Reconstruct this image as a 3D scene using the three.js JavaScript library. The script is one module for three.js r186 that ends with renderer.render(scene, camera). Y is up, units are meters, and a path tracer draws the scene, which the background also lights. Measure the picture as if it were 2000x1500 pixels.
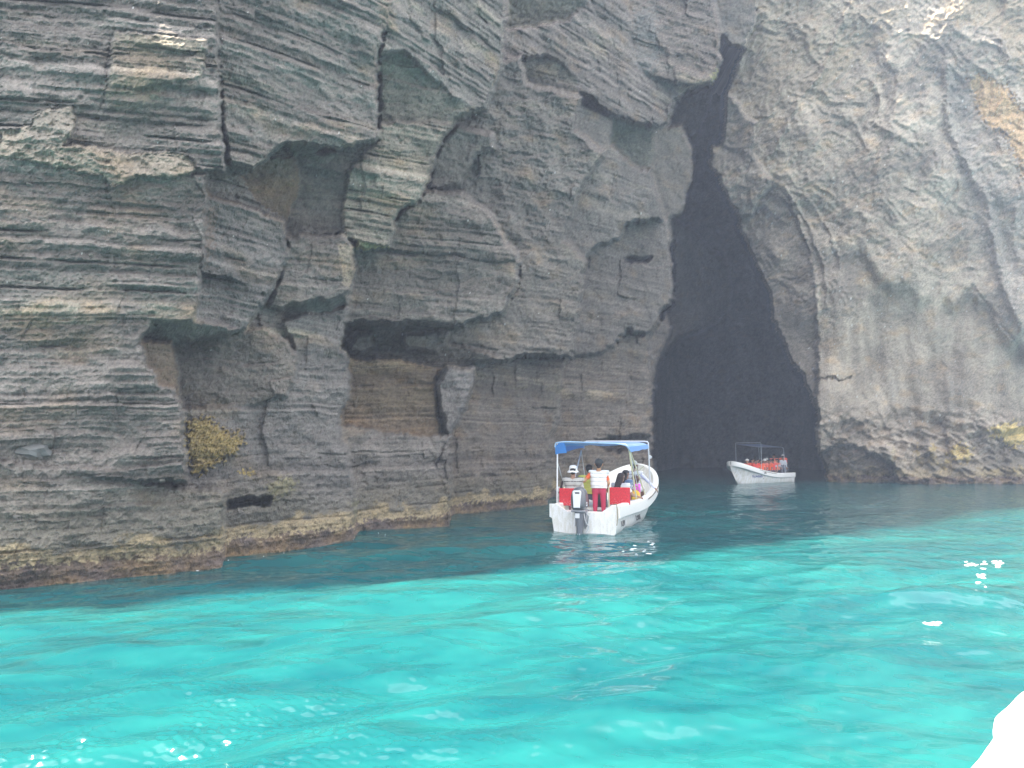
import * as THREE from 'three';
import { createNoise2D, createNoise3D } from 'simplex-noise';
import { mergeGeometries } from 'three/addons/utils/BufferGeometryUtils.js';
import { RoundedBoxGeometry } from 'three/addons/geometries/RoundedBoxGeometry.js';
import { TextGeometry } from 'three/addons/geometries/TextGeometry.js';
import { FontLoader } from 'three/addons/loaders/FontLoader.js';

// ------------------------------------------------------------------ camera, sky, sun, exposure
const scene = new THREE.Scene();
const FOCAL = 1500, EYE = new THREE.Vector3(0, 1.9, 0);       // focal length on a 2000 x 1500 sheet
const PITCH = Math.atan(130 / FOCAL);                         // the horizon lies 130 units under the middle
const camera = new THREE.PerspectiveCamera(2 * Math.atan(750 / FOCAL) * 180 / Math.PI, 4 / 3, 0.1, 6000);
camera.position.copy(EYE);
camera.rotation.x = PITCH;
scene.add(camera);

const SUN_AZ = -75 * Math.PI / 180, SUN_EL = 68 * Math.PI / 180;
const toSun = new THREE.Vector3(Math.sin(SUN_AZ) * Math.cos(SUN_EL), Math.sin(SUN_EL), -Math.cos(SUN_AZ) * Math.cos(SUN_EL));
const clamp = (x, a, b) => Math.min(b, Math.max(a, x));
// hazy daylight sky (air only): paler towards the horizon, brighter in a broad aureole round the sun
{
  const w = 256, h = 128, data = new Float32Array(w * h * 4);
  for (let j = 0; j < h; j++) {
    const lat = ((j + 0.5) / h - 0.5) * Math.PI, el = Math.max(0, Math.sin(lat)), k = Math.pow(1 - el, 2.2);
    for (let i = 0; i < w; i++) {
      const lon = ((i + 0.5) / w - 0.5) * 2 * Math.PI, cx = Math.cos(lat) * Math.cos(lon), cz = Math.cos(lat) * Math.sin(lon);
      const c = cx * toSun.x + Math.sin(lat) * toSun.y + cz * toSun.z, a = Math.acos(clamp(c, -1, 1)) * 180 / Math.PI;
      const glow = 1 + 1.3 * Math.exp(-(a * a) / (2 * 26 * 26)), o = (j * w + i) * 4;
      data[o] = (0.42 + 0.24 * k) * glow; data[o + 1] = (0.425 + 0.2 * k) * glow; data[o + 2] = (0.455 + 0.14 * k) * glow; data[o + 3] = 1;
    }
  }
  const sky = new THREE.DataTexture(data, w, h, THREE.RGBAFormat, THREE.FloatType);
  sky.mapping = THREE.EquirectangularReflectionMapping;
  sky.magFilter = THREE.LinearFilter; sky.minFilter = THREE.LinearFilter; sky.needsUpdate = true;
  scene.background = sky; scene.environment = sky;
}
const sun = new THREE.DirectionalLight(0xfff1dc, 4.2);
sun.position.copy(toSun).multiplyScalar(120).add(new THREE.Vector3(8, 0, -30));
sun.target.position.set(8, 0, -30);
sun.castShadow = true; sun.shadow.radius = 5;
Object.assign(sun.shadow.camera, { left: -90, right: 90, top: 90, bottom: -90, near: 1, far: 320 });
sun.shadow.mapSize.set(4096, 4096);
scene.add(sun, sun.target);
scene.fog = new THREE.FogExp2(0xb0c1de, 0.0023);

const renderer = new THREE.WebGLRenderer({ antialias: true });
renderer.toneMapping = THREE.LinearToneMapping;
renderer.toneMappingExposure = 6.2;
renderer.shadowMap.enabled = true;

// ------------------------------------------------------------------ helpers
function rng(seed) { let a = seed >>> 0; return () => { a = (a + 0x6D2B79F5) | 0; let t = Math.imul(a ^ (a >>> 15), 1 | a); t = (t + Math.imul(t ^ (t >>> 7), 61 | t)) ^ t; return ((t ^ (t >>> 14)) >>> 0) / 4294967296; }; }
const n2 = createNoise2D(rng(11)), n3 = createNoise3D(rng(7));
const fbm3 = (x, y, z, o) => { let s = 0, a = 1, t = 0; for (let i = 0; i < o; i++) { s += a * n3(x, y, z); t += a; a *= 0.5; x *= 2.03; y *= 2.03; z *= 2.03; } return s / t; };
const mix = (a, b, t) => a + (b - a) * t;
const sstep = (a, b, x) => { const t = clamp((x - a) / (b - a), 0, 1); return t * t * (3 - 2 * t); };
const hash1 = (k, s) => { let h = Math.imul((k | 0) ^ (s * 7919), 0x9E3779B1); h ^= h >>> 15; h = Math.imul(h, 0x85EBCA6B); h ^= h >>> 13; return ((h >>> 0) % 65536) / 65536; };
const lay = (s, seed) => { const k = Math.floor(s), f = s - k; return mix(hash1(k, seed), hash1(k + 1, seed), sstep(0.30, 0.70, f)); };
const lerpTable = (t, x) => { if (x <= t[0][0]) return t[0][1] + (x - t[0][0]) * (t[1][1] - t[0][1]) / (t[1][0] - t[0][0]); for (let i = 1; i < t.length; i++) if (x <= t[i][0] || i === t.length - 1) return mix(t[i - 1][1], t[i][1], (x - t[i - 1][0]) / (t[i][0] - t[i - 1][0])); };
const SP = Math.sin(PITCH), CP = Math.cos(PITCH);
// direction of a sheet point from the survey point, per metre ahead (the -z axis)
function bearing(p, q, out) {
  const u = (p - 1000) / FOCAL, v = (750 - q) / FOCAL;
  const y = SP + v * CP, z = CP - v * SP;
  out.x = u / z; out.y = y / z; out.z = -1; return out;
}
const V = (x, y, z) => new THREE.Vector3(x, y, z);
const taken = {};
const numbered = (n) => { const k = taken[n] = (taken[n] ?? -1) + 1; return k ? `${n}_${String(k).padStart(3, '0')}` : n; };
function tag(o, label, category, group) { o.userData.label = label; if (category) o.userData.category = category; if (group) o.userData.group = group; return o; }
function shade(o) { o.traverse((m) => { if (m.isMesh) { m.castShadow = true; m.receiveShadow = true; } }); return o; }
function obj(name, geo, mat, parent) { const m = new THREE.Mesh(geo, mat); m.name = name; m.castShadow = m.receiveShadow = true; if (parent) parent.add(m); return m; }
function put(o) { o.name = numbered(o.name); scene.add(shade(o)); return o; }
const lin = (r, g, b) => new THREE.Color().setRGB(r, g, b);
const mat = (r, g, b, rough = 0.6, extra = {}) => new THREE.MeshStandardMaterial({ color: lin(r, g, b), roughness: rough, ...extra });

// ------------------------------------------------------------------ the cliffs and the cave
// Rock faces: [mass, outline, [anchor], metres ahead at the anchor, turn (0 faces the viewer, + faces right), lean (+ back, - overhanging), {st: bedding relief, tone, tint, rough}]
// L: bedded cliff on the left, C: cave, R: massive cliff on the right. Later faces lie over earlier ones.
const WALL_L = [[-1700, 1 / 8.3], [0, 0.0893], [440, 0.0699], [700, 0.0559], [850, 0.0476], [940, 0.041], [1080, 0.0315], [1275, 0.0227], [1450, 0.0205]];
const WALL_R = [[1380, 1 / 49], [1500, 1 / 46.6], [1600, 1 / 45.4], [1750, 1 / 45], [2000, 1 / 44.7], [2600, 1 / 43.6], [3600, 1 / 42]];
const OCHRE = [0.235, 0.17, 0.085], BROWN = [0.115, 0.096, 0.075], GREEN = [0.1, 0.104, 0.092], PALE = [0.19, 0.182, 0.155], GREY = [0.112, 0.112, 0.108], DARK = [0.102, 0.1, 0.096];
const F = [
  ['L', [[-1700, 320], [0, 300], [250, 335], [400, 340], [405, 400], [395, 500], [385, 600], [380, 628], [300, 632], [276, 664], [290, 710], [340, 760], [356, 800], [365, 940], [270, 942], [0, 905], [-1700, 950]], [200, 560], 11.7, 15, 2, { st: 1.1, tint: GREY }],
  ['L', [[-1700, -400], [430, -400], [424, 80], [434, 256], [440, 335], [250, 335], [0, 300], [-1700, 320]], [200, 170], 11.95, 15, 5, { st: 1.2, tint: GREY }],
  ['L', [[0, 40], [110, 55], [215, 72], [206, 180], [190, 214], [90, 200], [0, 186]], [100, 130], 11.72, 16, 6, { st: 1, tint: GREY }],
  ['L', [[222, 62], [330, 70], [405, 78], [402, 118], [394, 150], [350, 156], [280, 172], [214, 166]], [300, 120], 12.05, 15, 6, { st: 1.2, tint: [0.15, 0.146, 0.13] }],
  ['L', [[0, 255], [60, 246], [70, 215], [140, 208], [148, 250], [125, 284], [200, 288], [250, 300], [360, 299], [398, 335], [330, 345], [262, 347], [222, 366], [198, 340], [120, 330], [60, 315], [0, 305]], [180, 300], 11.55, 15, 16, { st: 0.25, tint: PALE, rough: 1.8 }],
  ['L', [[405, 385], [470, 400], [555, 430], [560, 500], [530, 570], [510, 600], [476, 644], [380, 628], [385, 600], [395, 500]], [480, 500], 13.6, 60, 0, { st: 1.2, tint: [0.098, 0.1, 0.1] }],
  ['L', [[430, -400], [765, -400], [765, 0], [755, 50], [738, 104], [738, 180], [740, 270], [700, 288], [660, 292], [632, 288], [550, 280], [500, 330], [480, 332], [450, 318], [436, 256], [424, 80]], [590, 170], 14.0, 42, -4, { st: 1.3, tint: GREY }],
  ['L', [[550, 278], [632, 286], [600, 305], [575, 308]], [590, 295], 15.3, 25, -62, { st: 0, tint: GREEN }],
  ['L', [[470, 345], [540, 305], [580, 308], [582, 370], [562, 430], [500, 392]], [535, 370], 15.3, 40, -12, { st: 0.1, tint: BROWN }],
  ['L', [[580, 300], [640, 296], [740, 272], [700, 330], [672, 380], [668, 458], [560, 460], [562, 430], [582, 370]], [630, 380], 16.2, 20, -6, { st: 0.5, tint: DARK }],
  ['L', [[738, 275], [745, 235], [800, 235], [880, 236], [888, 240], [876, 256], [848, 304], [840, 340], [828, 372], [816, 392], [788, 404], [768, 424], [768, 456], [760, 484], [692, 474], [668, 462], [668, 400], [680, 340], [720, 290]], [760, 360], 16.6, 30, -3, { st: 1.4, tint: [0.135, 0.132, 0.115] }],
  ['L', [[738, 104], [792, 100], [824, 132], [920, 218], [885, 240], [800, 238], [742, 240]], [800, 170], 16.7, 32, -26, { st: 0.4, tint: GREEN }],
  ['L', [[765, -400], [990, -400], [992, 0], [984, 120], [948, 212], [920, 218], [824, 132], [792, 100], [740, 104], [755, 50], [765, 0]], [880, 90], 17.0, 55, -3, { st: 1.2, tint: GREY }],
  ['L', [[365, 800], [480, 790], [560, 775], [580, 700], [552, 626], [620, 612], [678, 600], [672, 640], [668, 680], [682, 700], [684, 780], [668, 800], [660, 830], [680, 880], [690, 960], [700, 1200], [440, 1200], [440, 975], [365, 940]], [540, 850], 15.1, 52, 3, { st: 0.7, tint: [0.1, 0.102, 0.102] }],
  ['L', [[560, 462], [668, 460], [690, 482], [693, 525], [686, 572], [640, 588], [600, 588], [552, 602], [525, 600], [540, 560], [560, 500]], [620, 530], 15.2, 24, 0, { st: 0.6, tint: GREY }],
  ['L', [[660, 474], [690, 480], [693, 525], [684, 562], [670, 556], [666, 510]], [678, 520], 15.5, 52, 2, { st: 0.3, tint: [0.16, 0.15, 0.122] }],
  ['L', [[700, 472], [764, 484], [760, 492], [692, 484]], [735, 482], 16.6, 30, -40, { st: 0.2, tint: [0.2, 0.2, 0.12] }],
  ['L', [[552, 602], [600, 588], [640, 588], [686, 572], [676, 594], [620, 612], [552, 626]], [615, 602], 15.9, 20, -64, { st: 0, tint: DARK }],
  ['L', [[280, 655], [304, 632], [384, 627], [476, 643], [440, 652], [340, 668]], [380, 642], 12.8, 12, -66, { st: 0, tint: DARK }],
  ['L', [[276, 664], [340, 668], [345, 720], [356, 775], [340, 762], [310, 750], [290, 710]], [320, 710], 12.7, 70, 0, { st: 0.4, tint: BROWN }],
  ['L', [[340, 668], [440, 652], [520, 640], [560, 668], [582, 700], [575, 735], [560, 775], [480, 790], [356, 800], [350, 740]], [450, 720], 14.4, 22, -6, { st: 0.35, tint: [0.096, 0.093, 0.088] }],
  ['L', [[-1700, 930], [0, 902], [270, 942], [442, 962], [438, 1000], [440, 1300], [-1700, 1300]], [220, 1050], 11.9, 41, 5, { st: 0.8, tint: [0.115, 0.118, 0.112] }],
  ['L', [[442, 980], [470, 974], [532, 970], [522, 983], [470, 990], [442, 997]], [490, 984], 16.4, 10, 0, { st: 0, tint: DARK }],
  ['L', [[768, 430], [790, 405], [816, 393], [830, 372], [900, 375], [960, 420], [985, 470], [1015, 500], [1008, 560], [985, 610], [920, 628], [904, 640], [848, 633], [772, 631], [676, 629], [690, 575], [693, 490], [760, 486]], [830, 520], 18.6, 28, -4, { st: 0.9, tint: [0.105, 0.103, 0.098] }],
  ['L', [[672, 640], [676, 629], [772, 631], [848, 633], [904, 640], [876, 674], [912, 676], [948, 684], [985, 706], [880, 712], [860, 720], [760, 700], [682, 700], [668, 680]], [780, 670], 21.6, 15, -38, { st: 0.5, tint: [0.1, 0.095, 0.085] }],
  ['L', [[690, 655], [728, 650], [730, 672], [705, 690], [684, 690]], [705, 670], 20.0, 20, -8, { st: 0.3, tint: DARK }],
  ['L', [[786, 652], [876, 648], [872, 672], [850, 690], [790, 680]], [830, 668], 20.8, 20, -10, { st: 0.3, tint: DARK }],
  ['L', [[680, 880], [770, 845], [862, 850], [880, 850], [880, 1200], [700, 1200], [690, 960]], [780, 940], 18.7, 50, 5, { st: 0.8, tint: GREY }],
  ['L', [[682, 700], [760, 700], [860, 718], [850, 750], [856, 820], [862, 850], [770, 845], [668, 832], [668, 800], [684, 780]], [770, 770], 20.0, 22, 0, { st: 1, tint: [0.118, 0.1, 0.075] }],
  ['L', [[872, 718], [928, 718], [916, 774], [896, 822], [880, 850], [868, 842], [860, 790], [856, 754]], [890, 780], 20.0, 30, 0, { st: 0.3, tint: [0.115, 0.117, 0.118] }],
  ['L', [[920, 218], [948, 212], [984, 120], [1016, 112], [1060, 170], [1135, 184], [1130, 260], [1200, 290], [1130, 380], [1100, 470], [1060, 480], [1016, 500], [985, 470], [960, 420], [900, 375], [830, 372], [848, 304], [888, 240]], [980, 320], 23, 35, -9, { st: 0.55, tint: [0.1, 0.099, 0.095], rough: 1.5 }],
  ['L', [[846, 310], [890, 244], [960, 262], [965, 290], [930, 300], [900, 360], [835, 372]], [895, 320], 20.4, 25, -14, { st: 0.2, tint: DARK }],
  ['L', [[1100, 470], [1144, 508], [1136, 558], [1116, 698], [1032, 693], [988, 708], [948, 683], [912, 674], [876, 674], [904, 640], [920, 628], [985, 610], [1010, 560], [1016, 500], [1060, 480]], [1020, 610], 24, 40, -6, { st: 0.6, tint: [0.105, 0.103, 0.097] }],
  ['L', [[1144, 508], [1164, 480], [1208, 468], [1224, 438], [1308, 428], [1310, 500], [1315, 586], [1294, 604], [1272, 654], [1224, 646], [1200, 674], [1160, 694], [1116, 698], [1136, 558]], [1220, 560], 33.6, 45, -6, { st: 0.5, tint: [0.095, 0.092, 0.088] }],
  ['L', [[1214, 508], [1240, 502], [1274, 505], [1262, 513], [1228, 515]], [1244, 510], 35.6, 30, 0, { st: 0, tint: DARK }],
  ['L', [[1130, 200], [1200, 225], [1288, 254], [1284, 320], [1300, 430], [1224, 437], [1208, 468], [1164, 480], [1144, 508], [1100, 470], [1130, 380], [1180, 300], [1120, 250]], [1210, 370], 30.6, 42, -9, { st: 0.35, tint: [0.1, 0.099, 0.096] }],
  ['L', [[1200, 226], [1288, 254], [1284, 330], [1250, 330], [1190, 280]], [1240, 280], 32.6, 30, -30, { st: 0.2, tint: GREEN }],
  ['L', [[992, -400], [1394, -400], [1394, 0], [1410, 64], [1402, 96], [1413, 120], [1394, 160], [1345, 178], [1318, 198], [1310, 234], [1290, 253], [1200, 226], [1130, 180], [1110, 150], [1016, 112], [984, 120]], [1180, 110], 28.6, 48, -2, { st: 1.1, tint: [0.104, 0.1, 0.097] }],
  ['L', [[1220, -400], [1394, -400], [1394, 0], [1410, 64], [1400, 100], [1412, 122], [1394, 158], [1345, 172], [1270, 150], [1236, 118], [1230, 40]], [1320, 80], 31.4, 28, -1, { st: 1, tint: [0.108, 0.1, 0.094] }],
  ['L', [[992, -400], [1100, -400], [1150, 0], [1112, 38], [1060, 50], [990, 56]], [1050, 30], 27.2, 20, -42, { st: 0.4, tint: GREEN }],
  ['L', [[1016, 120], [1060, 108], [1100, 122], [1132, 165], [1130, 186], [1080, 176], [1030, 165]], [1080, 145], 26.9, 30, -14, { st: 1, tint: [0.104, 0.102, 0.092] }],
  ['L', [[928, 718], [1000, 706], [1032, 694], [1112, 700], [1096, 722], [1090, 800], [1075, 860], [1070, 1200], [880, 1200], [880, 850], [896, 822], [916, 774]], [1000, 830], 25.6, 52, 2, { st: 0.9, tint: [0.096, 0.092, 0.084] }],
  ['L', [[1096, 722], [1116, 698], [1160, 694], [1200, 674], [1224, 648], [1272, 656], [1266, 700], [1274, 760], [1280, 830], [1276, 1200], [1070, 1200], [1075, 860], [1090, 800]], [1180, 830], 34.5, 50, -3, { st: 0.8, tint: [0.1, 0.094, 0.084] }],
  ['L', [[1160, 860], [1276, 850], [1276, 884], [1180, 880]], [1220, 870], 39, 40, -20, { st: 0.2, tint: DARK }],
  ['R', [[1380, -400], [3700, -400], [3700, 1300], [1612, 1300], [1612, 940], [1598, 884], [1590, 848], [1598, 816], [1592, 780], [1602, 640], [1590, 564], [1586, 492], [1562, 448], [1550, 392], [1506, 352], [1470, 300], [1474, 240], [1418, 176], [1450, 94], [1478, 20]], null, 0, 0, 0, { st: 0.06, tint: [0.25, 0.24, 0.208] }],
  ['R', [[1418, 176], [1474, 240], [1470, 300], [1506, 352], [1550, 392], [1562, 448], [1586, 492], [1590, 564], [1602, 640], [1596, 740], [1592, 790], [1598, 816], [1582, 776], [1546, 708], [1506, 616], [1500, 568], [1458, 476], [1440, 440], [1442, 424], [1406, 360], [1384, 316], [1386, 288], [1412, 272], [1416, 200]], [1500, 450], 47.4, -35, -3, { st: 0.15, tint: [0.185, 0.178, 0.158] }],
  ['R', [[1418, 176], [1474, 240], [1470, 300], [1506, 352], [1470, 420], [1442, 424], [1406, 360], [1384, 316], [1386, 288], [1412, 272], [1416, 200]], [1440, 300], 46.6, -26, -3, { st: 0.15, tint: [0.185, 0.178, 0.158] }],
  ['R', [[1600, 884], [1640, 866], [1690, 880], [1745, 905], [1752, 945], [1752, 1300], [1612, 1300], [1612, 920]], [1680, 910], 46.8, -10, -10, { st: 0.1, tint: [0.16, 0.155, 0.14] }],
  ['L', [[1394, -400], [1478, -400], [1478, 0], [1474, 32], [1450, 94], [1426, 92], [1410, 64], [1394, 0]], [1435, 40], 42, 12, -6, { st: 0.15, tint: [0.098, 0.096, 0.088] }],
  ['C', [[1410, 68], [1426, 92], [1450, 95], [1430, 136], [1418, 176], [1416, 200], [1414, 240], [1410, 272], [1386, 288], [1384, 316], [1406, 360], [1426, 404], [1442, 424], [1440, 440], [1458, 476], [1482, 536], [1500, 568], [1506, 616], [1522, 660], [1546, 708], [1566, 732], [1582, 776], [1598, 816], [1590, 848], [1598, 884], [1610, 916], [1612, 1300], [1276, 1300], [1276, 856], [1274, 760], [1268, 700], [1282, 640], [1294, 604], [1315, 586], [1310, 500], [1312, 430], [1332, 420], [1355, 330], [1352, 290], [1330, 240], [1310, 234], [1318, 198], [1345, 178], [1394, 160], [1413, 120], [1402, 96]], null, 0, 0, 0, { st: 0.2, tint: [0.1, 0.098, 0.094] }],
  ['C', [[1318, 198], [1394, 160], [1376, 220], [1352, 285], [1330, 240], [1300, 252]], [1345, 215], 53, 35, -20, { st: 0.2, tint: [0.1, 0.098, 0.094] }],
  ['C', [[1312, 430], [1340, 440], [1400, 500], [1425, 520], [1425, 600], [1380, 640], [1330, 660], [1290, 700], [1276, 760], [1268, 700], [1282, 640], [1315, 586]], [1350, 560], 57, 48, -8, { st: 0.2, tint: [0.1, 0.098, 0.094] }],
  ['L', [[1288, 250], [1330, 240], [1352, 290], [1355, 330], [1332, 420], [1296, 432], [1272, 330], [1278, 270]], [1325, 340], 37.5, 40, -4, { st: 0.2, tint: [0.095, 0.092, 0.085] }],
  ['L', [[1266, 660], [1300, 610], [1310, 640], [1285, 700], [1278, 760], [1270, 760]], [1285, 680], 44.5, 45, -4, { st: 0.4, tint: [0.09, 0.085, 0.078] }],
];
// open joints: [line, half width, depth in m]
const JOINTS = [
  [[[1500, 352], [1545, 400], [1575, 470], [1592, 540], [1600, 640], [1596, 720]], 13, -0.9], [[[1536, 372], [1580, 440], [1610, 520], [1615, 600]], 10, -0.7], [[[1578, 390], [1620, 450], [1642, 520]], 10, -0.6],
  [[[1665, 0], [1600, 150], [1555, 200], [1530, 260], [1505, 300]], 12, -0.8], [[[1850, 130], [1855, 240], [1880, 300], [1930, 400], [1960, 560], [2000, 640]], 26, -1.3],
  [[[1838, 90], [1848, 180], [1844, 260], [1836, 330]], 4, 0.2], [[[1700, 178], [1755, 206], [1790, 192], [1832, 130]], 6, 0.22], [[[1900, 560], [1930, 600], [1960, 640], [2000, 690]], 8, 0.3],
  [[[430, -40], [424, 60], [427, 120], [428, 190], [434, 256], [450, 318]], 4, 0.2],
  [[[222, 55], [213, 90], [206, 180], [195, 212]], 3.5, 0.2], [[[72, 90], [70, 150], [66, 200]], 3, 0.1],
  [[[768, -40], [755, 50], [740, 104]], 3.5, 0.12], [[[372, 50], [420, 62], [434, 80]], 3, 0.2],
  [[[1148, 500], [1142, 530], [1136, 558], [1128, 620], [1114, 700]], 5, 0.7],
  [[[862, 722], [850, 752], [858, 790], [862, 845], [885, 852], [866, 880], [850, 910]], 6, 0.7], [[[880, 720], [850, 740]], 5, 0.5],
  [[[1394, -40], [1396, 20], [1410, 64]], 4, 0.6], [[[1480, -40], [1478, 5], [1474, 32], [1450, 94]], 4, 0.7], [[[1492, 15], [1490, 40], [1476, 60]], 3, 0.3],
  [[[1438, 430], [1480, 415], [1490, 404], [1520, 430]], 3.5, 0.5], [[[1470, 240], [1466, 290], [1462, 330]], 3, 0.4], [[[1428, 140], [1455, 170], [1488, 225]], 3, 0.3],
  [[[1590, 741], [1622, 739], [1640, 742], [1662, 734]], 4, 0.7], [[[1838, 822], [1842, 850], [1850, 868]], 4, 0.7],
  [[[1745, 868], [1748, 895], [1742, 940]], 4, 0.5], [[[1530, 390], [1560, 440], [1588, 520]], 3.5, 0.4], [[[1658, 818], [1690, 828], [1700, 836]], 3, 0.4],
  [[[775, 560], [778, 600], [772, 630]], 4, 0.25], 
  [[[1450, 560], [1480, 600]], 3, 0.3], [[[1476, 530], [1530, 560], [1580, 600]], 3, 0.3],
  [[[0, 545], [120, 552], [300, 566], [385, 572]], 2.5, 0.12], [[[0, 370], [130, 380], [260, 392], [400, 398]], 2.5, 0.1], [[[0, 1086], [120, 1078], [260, 1066], [430, 1056]], 2.5, 0.12],
];
// crusts, stains and warm bright tints, each with an outline of its own: [outline, colour, strength]
const STAINS_AND_TINTS = [
  [[[1895, 152], [1925, 145], [1962, 165], [2000, 215], [2300, 330], [2300, 520], [2000, 345], [1964, 262], [1925, 245], [1905, 200]], [0.5, 0.33, 0.16], 1.1, -0.15],  // bright ochre patch on the upper right face
  [[[1490, -40], [1830, -40], [1790, 20], [1720, 60], [1650, 110], [1600, 165], [1530, 235], [1480, 230], [1440, 150], [1475, 40]], [0.26, 0.225, 0.16], 0.55, 0],
  [[[1830, -40], [2300, -40], [2300, 300], [2000, 190], [1960, 70], [1890, 42], [1835, 18]], [0.33, 0.255, 0.15], 0.65, 0],
  [[[794, 752], [852, 750], [858, 790], [835, 795], [795, 790]], [0.15, 0.118, 0.07], 0.75, 0.02], [[[1068, 735], [1096, 728], [1092, 800], [1074, 812], [1062, 780]], [0.13, 0.115, 0.088], 0.7, 0],
  [[[690, 770], [780, 748], [800, 800], [740, 815], [680, 800]], [0.125, 0.1, 0.062], 0.6, 0],
  [[[364, 822], [404, 812], [424, 826], [448, 842], [472, 846], [476, 862], [460, 886], [428, 906], [384, 930], [372, 910], [366, 870]], [0.33, 0.24, 0.075], 1.02, 0.14],
  [[[370, 795], [420, 780], [470, 800], [440, 820], [372, 818]], [0.17, 0.13, 0.08], 0.6, 0],
  [[[472, 922], [490, 920], [488, 930], [474, 930]], [0.4, 0.28, 0.05], 0.9, 0.02], [[[524, 950], [555, 928], [580, 942], [560, 966], [528, 974]], [0.26, 0.23, 0.1], 0.8, 0.03],
  [[[1840, 918], [1856, 878], [1880, 865], [1898, 880], [1896, 905], [1880, 900], [1858, 898], [1852, 915]], [0.6, 0.45, 0.15], 1.1, 0.08], [[[1812, 910], [1816, 876], [1826, 864], [1828, 890], [1838, 905]], [0.42, 0.31, 0.1], 0.85, 0.05], [[[1785, 866], [1796, 872], [1806, 905], [1792, 908]], [0.36, 0.27, 0.1], 0.8, 0.05],
  [[[1930, 846], [1944, 832], [1970, 826], [2100, 828], [2100, 870], [1998, 872], [1970, 872], [1955, 858]], [0.6, 0.45, 0.16], 1.1, 0.08], [[[1738, 870], [1748, 888], [1752, 925], [1742, 915]], [0.4, 0.35, 0.2], 0.7, 0.03],
  [[[1912, 925], [1940, 920], [1990, 915], [2100, 910], [2100, 928], [1960, 932], [1915, 934]], [0.62, 0.48, 0.2], 1.05, 0.06],
  [[[688, 982], [698, 978], [698, 1010], [690, 1012]], [0.3, 0.28, 0.12], 0.8, 0.03],
  [[[400, 410], [424, 405], [420, 470], [406, 520], [396, 510], [402, 450]], [0.15, 0.1, 0.07], 0.7, 0],
  [[[230, 70], [340, 72], [398, 85], [390, 96], [260, 92]], [0.2, 0.19, 0.13], 0.5, 0], [[[210, 150], [270, 150], [330, 160], [300, 200], [200, 190]], [0.2, 0.19, 0.13], 0.5, 0], [[[0, 530], [150, 545], [330, 560], [300, 600], [0, 590]], [0.18, 0.175, 0.15], 0.55, 0],
  [[[60, 210], [135, 207], [150, 250], [120, 290], [40, 290]], [0.2, 0.19, 0.165], 0.6, 0], [[[1640, 60], [1700, 20], [1790, 0], [1730, 70], [1660, 130], [1600, 190], [1590, 150]], [0.24, 0.2, 0.12], 0.6, 0], [[[1540, 70], [1620, 78], [1610, 112], [1545, 118]], [0.24, 0.2, 0.12], 0.55, 0],
  [[[1835, 20], [1900, 15], [2000, 10], [2000, 150], [1950, 60], [1870, 45]], [0.4, 0.28, 0.14], 0.6, 0], [[[1600, 480], [1680, 490], [1690, 580], [1640, 640], [1605, 600]], [0.155, 0.135, 0.115], 0.5, 0],
  [[[1722, 760], [1735, 730], [1760, 740], [1750, 800], [1730, 800]], [0.19, 0.19, 0.175], 0.4, 0], [[[1850, 730], [1880, 740], [1870, 800], [1850, 810]], [0.2, 0.2, 0.185], 0.4, 0], [[[1846, 120], [1890, 150], [1900, 250], [2000, 390], [2000, 700], [1960, 640], [1930, 500], [1850, 280]], [0.19, 0.19, 0.175], 0.5, 0],
  [[[1238, 20], [1284, 15], [1286, 120], [1262, 150], [1242, 130]], [0.16, 0.168, 0.165], 0.6, 0], [[[1392, 140], [1402, 138], [1400, 156], [1393, 160]], [0.34, 0.33, 0.12], 0.9, 0],
];
const inside = (poly, x, y) => { let c = false; for (let i = 0, j = poly.length - 1; i < poly.length; j = i++) { const a = poly[i], b = poly[j]; if ((a[1] > y) !== (b[1] > y) && x < (b[0] - a[0]) * (y - a[1]) / (b[1] - a[1]) + a[0]) c = !c; } return c; };
const edgeDist = (poly, x, y) => { let m = 1e9; for (let i = 0, j = poly.length - 1; i < poly.length; j = i++) m = Math.min(m, segDist(poly[j], poly[i], x, y)); return m; };
const segDist = (a, b, x, y) => { const dx = b[0] - a[0], dy = b[1] - a[1], t = clamp(((x - a[0]) * dx + (y - a[1]) * dy) / (dx * dx + dy * dy), 0, 1); return Math.hypot(x - a[0] - t * dx, y - a[1] - t * dy); };
const box = (poly, pad = 0) => [Math.min(...poly.map((a) => a[0])) - pad, Math.min(...poly.map((a) => a[1])) - pad, Math.max(...poly.map((a) => a[0])) + pad, Math.max(...poly.map((a) => a[1])) + pad];
const faces = F.map(([mass, poly, at, d, turn, lean, look]) => {
  const f = { mass, poly, bb: box(poly), look, id: 0 };
  if (at) {
    const t = turn * Math.PI / 180, l = lean * Math.PI / 180;
    f.n = V(Math.sin(t) * Math.cos(l), Math.sin(l), Math.cos(t) * Math.cos(l));
    f.k = f.n.dot(bearing(at[0], at[1], V()).multiplyScalar(d)); f.d = d;
  }
  return f;
});
faces.forEach((f, i) => { f.id = i; });
const joints = JOINTS.map(([line, w, depth]) => ({ line, w: w * 0.6, depth: depth * (depth > 0 ? 0.24 : 0.34), bb: box(line, w * 3) }));
const stains = STAINS_AND_TINTS.map(([poly, color, k, lift]) => ({ poly, color, k, lift, bb: box(poly, 14) }));

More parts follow.
